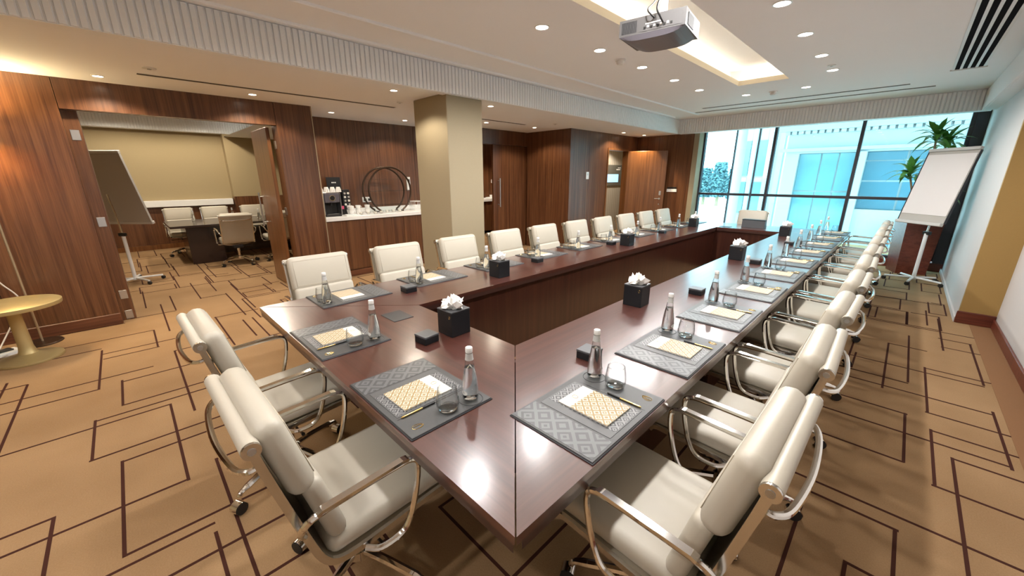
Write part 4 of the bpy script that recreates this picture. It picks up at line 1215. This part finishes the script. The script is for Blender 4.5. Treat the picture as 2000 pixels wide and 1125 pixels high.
# ================================================================== FLIPCHARTS
def flipchart(label, loc, yaw, tilt, front_mat='board', back=False):
    """board faces local -y"""
    t = thing('flipchart', label, 'flipchart', loc, yaw)
    def rot(o): o.rotation_euler = (-tilt, 0, 0); o.location = (0, -.03, 1.42); return o
    rot(MB().rbox(-.335, .335, -.012, .012, -.50, .50, .004, 1).build('board', 'board_back', t))
    rot(MB().rbox(-.325, .325, -.019, -.0125, -.40, .46, .002, 1).build('paper_pad', front_mat, t))
    rot(MB().rbox(-.34, .34, -.03, .013, .502, .545, .005, 1).build('clamp_bar', 'board_frame', t))
    rot(MB().rbox(-.335, .335, -.055, .0, -.545, -.501, .006, 1).build('pen_tray', 'board_frame', t))
    for s in (-1, 1): rot(MB().box(s*.336, s*.344, -.016, .014, -.50, .50).build('edge', 'frame_dark' if not back else 'board_frame', t))
    MB().tube([(0, .02, .06), (0, .02, .75)], .024, 12).build('pole', 'plastic_white', t, True)
    MB().tube([(0, .02, .75), (0, .04, 1.05), (0, .08, 1.35)], .012, 10).build('inner_pole', 'chrome', t, True)
    MB().rbox(-.05, .05, .0, .05, .73, .78, .008, 1).build('clamp', 'black', t)
    MB().lathe([(.04, .05), (.045, .06), (.04, .085)], 14).build('hub', 'plastic_white', t, True, loc=(0, .02, 0))
    for k in range(5):
        a = 2*PI*k/5 + .3
        lg = MB().tube([(0, .02, .075), (.17*math.cos(a), .02+.17*math.sin(a), .070), (.33*math.cos(a), .02+.33*math.sin(a), .062)], .015, 8).build('leg', 'plastic_white', t, True)
        c = (.33*math.cos(a), .02+.33*math.sin(a), .027)
        MB().tube([(c[0], c[1]-.015, c[2]), (c[0], c[1]+.015, c[2])], .026, 12).build('castor', 'black_soft', lg, True)
    return t
flipchart('white flipchart on wheels by the plant and window', (.30, 8.42, 0), math.radians(-46), math.radians(11))
flipchart('flipchart in the small room seen from behind', (-8.27, -.08, 0), math.radians(-135), math.radians(13), 'paper', True)

# ================================================================== PLANT
pn = thing('potted_plant', 'tall leafy dracaena in a dark wood planter beside the window', 'plant', (.22, 9.27, 0), math.radians(20))
m = MB()
m.add([(-.19,-.19,0),(.19,-.19,0),(.19,.19,0),(-.19,.19,0),(-.225,-.225,.86),(.225,-.225,.86),(.225,.225,.86),(-.225,.225,.86),(-.205,-.205,.86),(.205,-.205,.86),(.205,.205,.86),(-.205,.205,.86),(-.20,-.20,.80),(.20,-.20,.80),(.20,.20,.80),(-.20,.20,.80)],
      [(3,2,1,0),(0,1,5,4),(1,2,6,5),(2,3,7,6),(3,0,4,7),(4,5,9,8),(5,6,10,9),(6,7,11,10),(7,4,8,11),(8,9,13,12),(9,10,14,13),(10,11,15,14),(11,8,12,15)])
m.build('planter', 'wood_red', pn)
box_part('soil', 'soil', pn, -.199, .199, -.199, .199, .78, .802)
def leaf_mesh(L, w, droop):
    m = MB(); n_ = 9
    for i in range(n_):
        t = i/(n_-1); ww = w*(math.sin(PI*min(1, t*1.05+.04)))**.7 if i < n_-1 else .001
        x = L*(t - .22*droop*t*t); z = L*(.55*t - droop*t*t)
        for s, dz in ((-1, .25), (0, 0), (1, .25)): m.v.append((x, s*ww, z + dz*ww))
    for i in range(n_-1):
        o = i*3
        m.f += [(o, o+1, o+4, o+3), (o+1, o+2, o+5, o+4)]
    return m
lms = [leaf_mesh(.40, .044, .95).mesh('leaf', 'leaf', True), leaf_mesh(.40, .046, .65).mesh('leaf', 'leaf', True), leaf_mesh(.34, .042, .30).mesh('leaf', 'leaf', True)]
rg = random.Random(5)
for cx, cy, hh, dx, dy in ((-.03, -.03, 2.16, -.10, -.10), (.06, .05, 2.08, .00, -.04), (-.10, .04, 1.62, -.20, -.10), (.05, -.08, 1.30, .03, -.12)):
    top = Vector((cx+dx, cy+dy, hh))
    MB().tube(spline([(cx, cy, .79), (cx+dx*.3, cy+dy*.3, .79+(hh-.79)*.5), tuple(top)], 6), .014, 8).build('cane', 'cane', pn, True)
    for k in range(24):
        tier = k/24
        me = lms[0 if tier < .4 else 1 if tier < .75 else 2]
        l = bpy.data.objects.new('leaf', me); COL.objects.link(l); l.parent = pn
        l.location = top + Vector((0, 0, -.10 + .14*tier))
        l.rotation_euler = (rg.uniform(-.25, .25), rg.uniform(-.35, .1) - tier*.55, k*2.4 + rg.uniform(-.2, .2))
        sc_ = rg.uniform(.75, 1.0) * (.85 if hh < 1.6 else 1); l.scale = (sc_, sc_, sc_)
    
# ================================================================== LEFT CORNER: side table, lamp, cables
st = thing('side_table', 'round pale brass side table by the left walnut panel', 'side table', (-5.33, -.875, 0))
MB().lathe([(.21, 0), (.213, .006), (.21, .022), (.17, .03), (.16, .034), (.10, .045), (.062, .065), (.052, .095), (.046, .13), (.042, .46), (.055, .485)], 40).build('pedestal', 'brass_table', st, True)
MB().lathe([(.27, .486), (.300, .49), (.303, .50), (.303, .522), (.297, .527)], 48).build('top', 'brass_table', st, True)
lm = thing('floor_lamp', 'slim bronze floor lamp standing behind the round side table', 'lamp', (-5.80, -.84, 0))
MB().lathe([(.14, 0), (.143, .006), (.135, .016), (.02, .022)], 32).build('base', 'bronze_dark', lm, True)
MB().tube([(0, 0, .02), (0, 0, 1.95)], .009, 10).build('pole', 'trim_metal', lm, True)
MB().lathe([(.13, 1.90), (.095, 2.12)], 28, cap=False).build('shade', 'shade_on', lm, True)
MB().lathe([(.03, 1.96), (.034, 2.0), (.02, 2.05)], 14).build('bulb', 'lamp_warm', lm, True)
ld = bpy.data.lights.new('lamp', 'POINT'); ld.energy = 34; ld.color = (1.0, .84, .48); ld.shadow_soft_size = .06
lo = bpy.data.objects.new('lamp', ld); COL.objects.link(lo); lo.parent = lm; lo.location = (0, 0, 2.08)
pw = thing('power_adapter', 'white power adapter box on the carpet behind the side table', 'adapter', (-5.62, -1.06, 0), .5)
MB().rbox(-.07, .07, -.10, .10, 0, .035, .006, 2).build('case', 'plastic_white', pw)
MB().rbox(-.055, .03, -.08, .06, .0352, .05, .004, 1).build('plug_block', 'black', pw)
cb = MB().tube(spline([(-5.95, -1.05, 1.02), (-5.92, -.96, .86), (-5.90, -.985, .66), (-5.90, -.90, .45), (-5.86, -.98, .25), (-5.72, -1.08, .06), (-5.64, -1.08, .05)], 6), .006, 6).build('power_cable', 'cable', None, True)
tag(cb, 'white cable hanging down the walnut panel to the adapter', 'cable')
cb = MB().tube(spline([(-5.55, -1.03, .02), (-5.45, -1.13, .008), (-5.22, -1.17, .008), (-5.05, -1.20, .008), (-4.95, -1.35, .008), (-5.0, -1.7, .008)], 6), .006, 6).build('power_cable', 'cable', None, True)
tag(cb, 'white cable lying on the carpet in front of the side table', 'cable')

# ================================================================== SMALL MEETING ROOM TABLE
t2 = thing('meeting_table', 'dark meeting table in the small room behind the opening', 'table', (-9.7, 2.0, 0))
MB().rbox(-.72, .62, -1.50, 1.45, .70, .74, .006, 2).build('top', 'dark_table', t2)
MB().rbox(-.50, .45, -1.28, -.75, 0, .699, .006, 1).build('pedestal', 'dark_table', t2)
MB().rbox(-.50, .45, .55, 1.2, 0, .699, .006, 1).build('pedestal', 'dark_table', t2)
MB().rbox(-.05, .05, -.749, .549, .1, .60, .006, 1).build('stretcher', 'dark_table', t2)
for k, (x, y, lb) in enumerate([(-10.1, .95, 'glass water bottle on the small room table, left'), (-10.1, 1.62, 'glass water bottle on the small room table, middle'), (-9.4, 1.95, 'glass water bottle on the small room table, near the open door')]):
    b = copy_tree(bot0); b.location = (x, y, .741); tag(b, lb, None, 'water bottles in the small room')
sb2 = thing('stationery_box', 'black box on the small meeting room table', 'box', (-9.5, 2.15, .741))
MB().rbox(-.06, .06, -.06, .06, 0, .12, .003, 1).build('body', 'box', sb2)
MB().rbox(-.062, .062, -.062, .062, .1205, .13, .003, 1).build('lid', 'box_top', sb2)
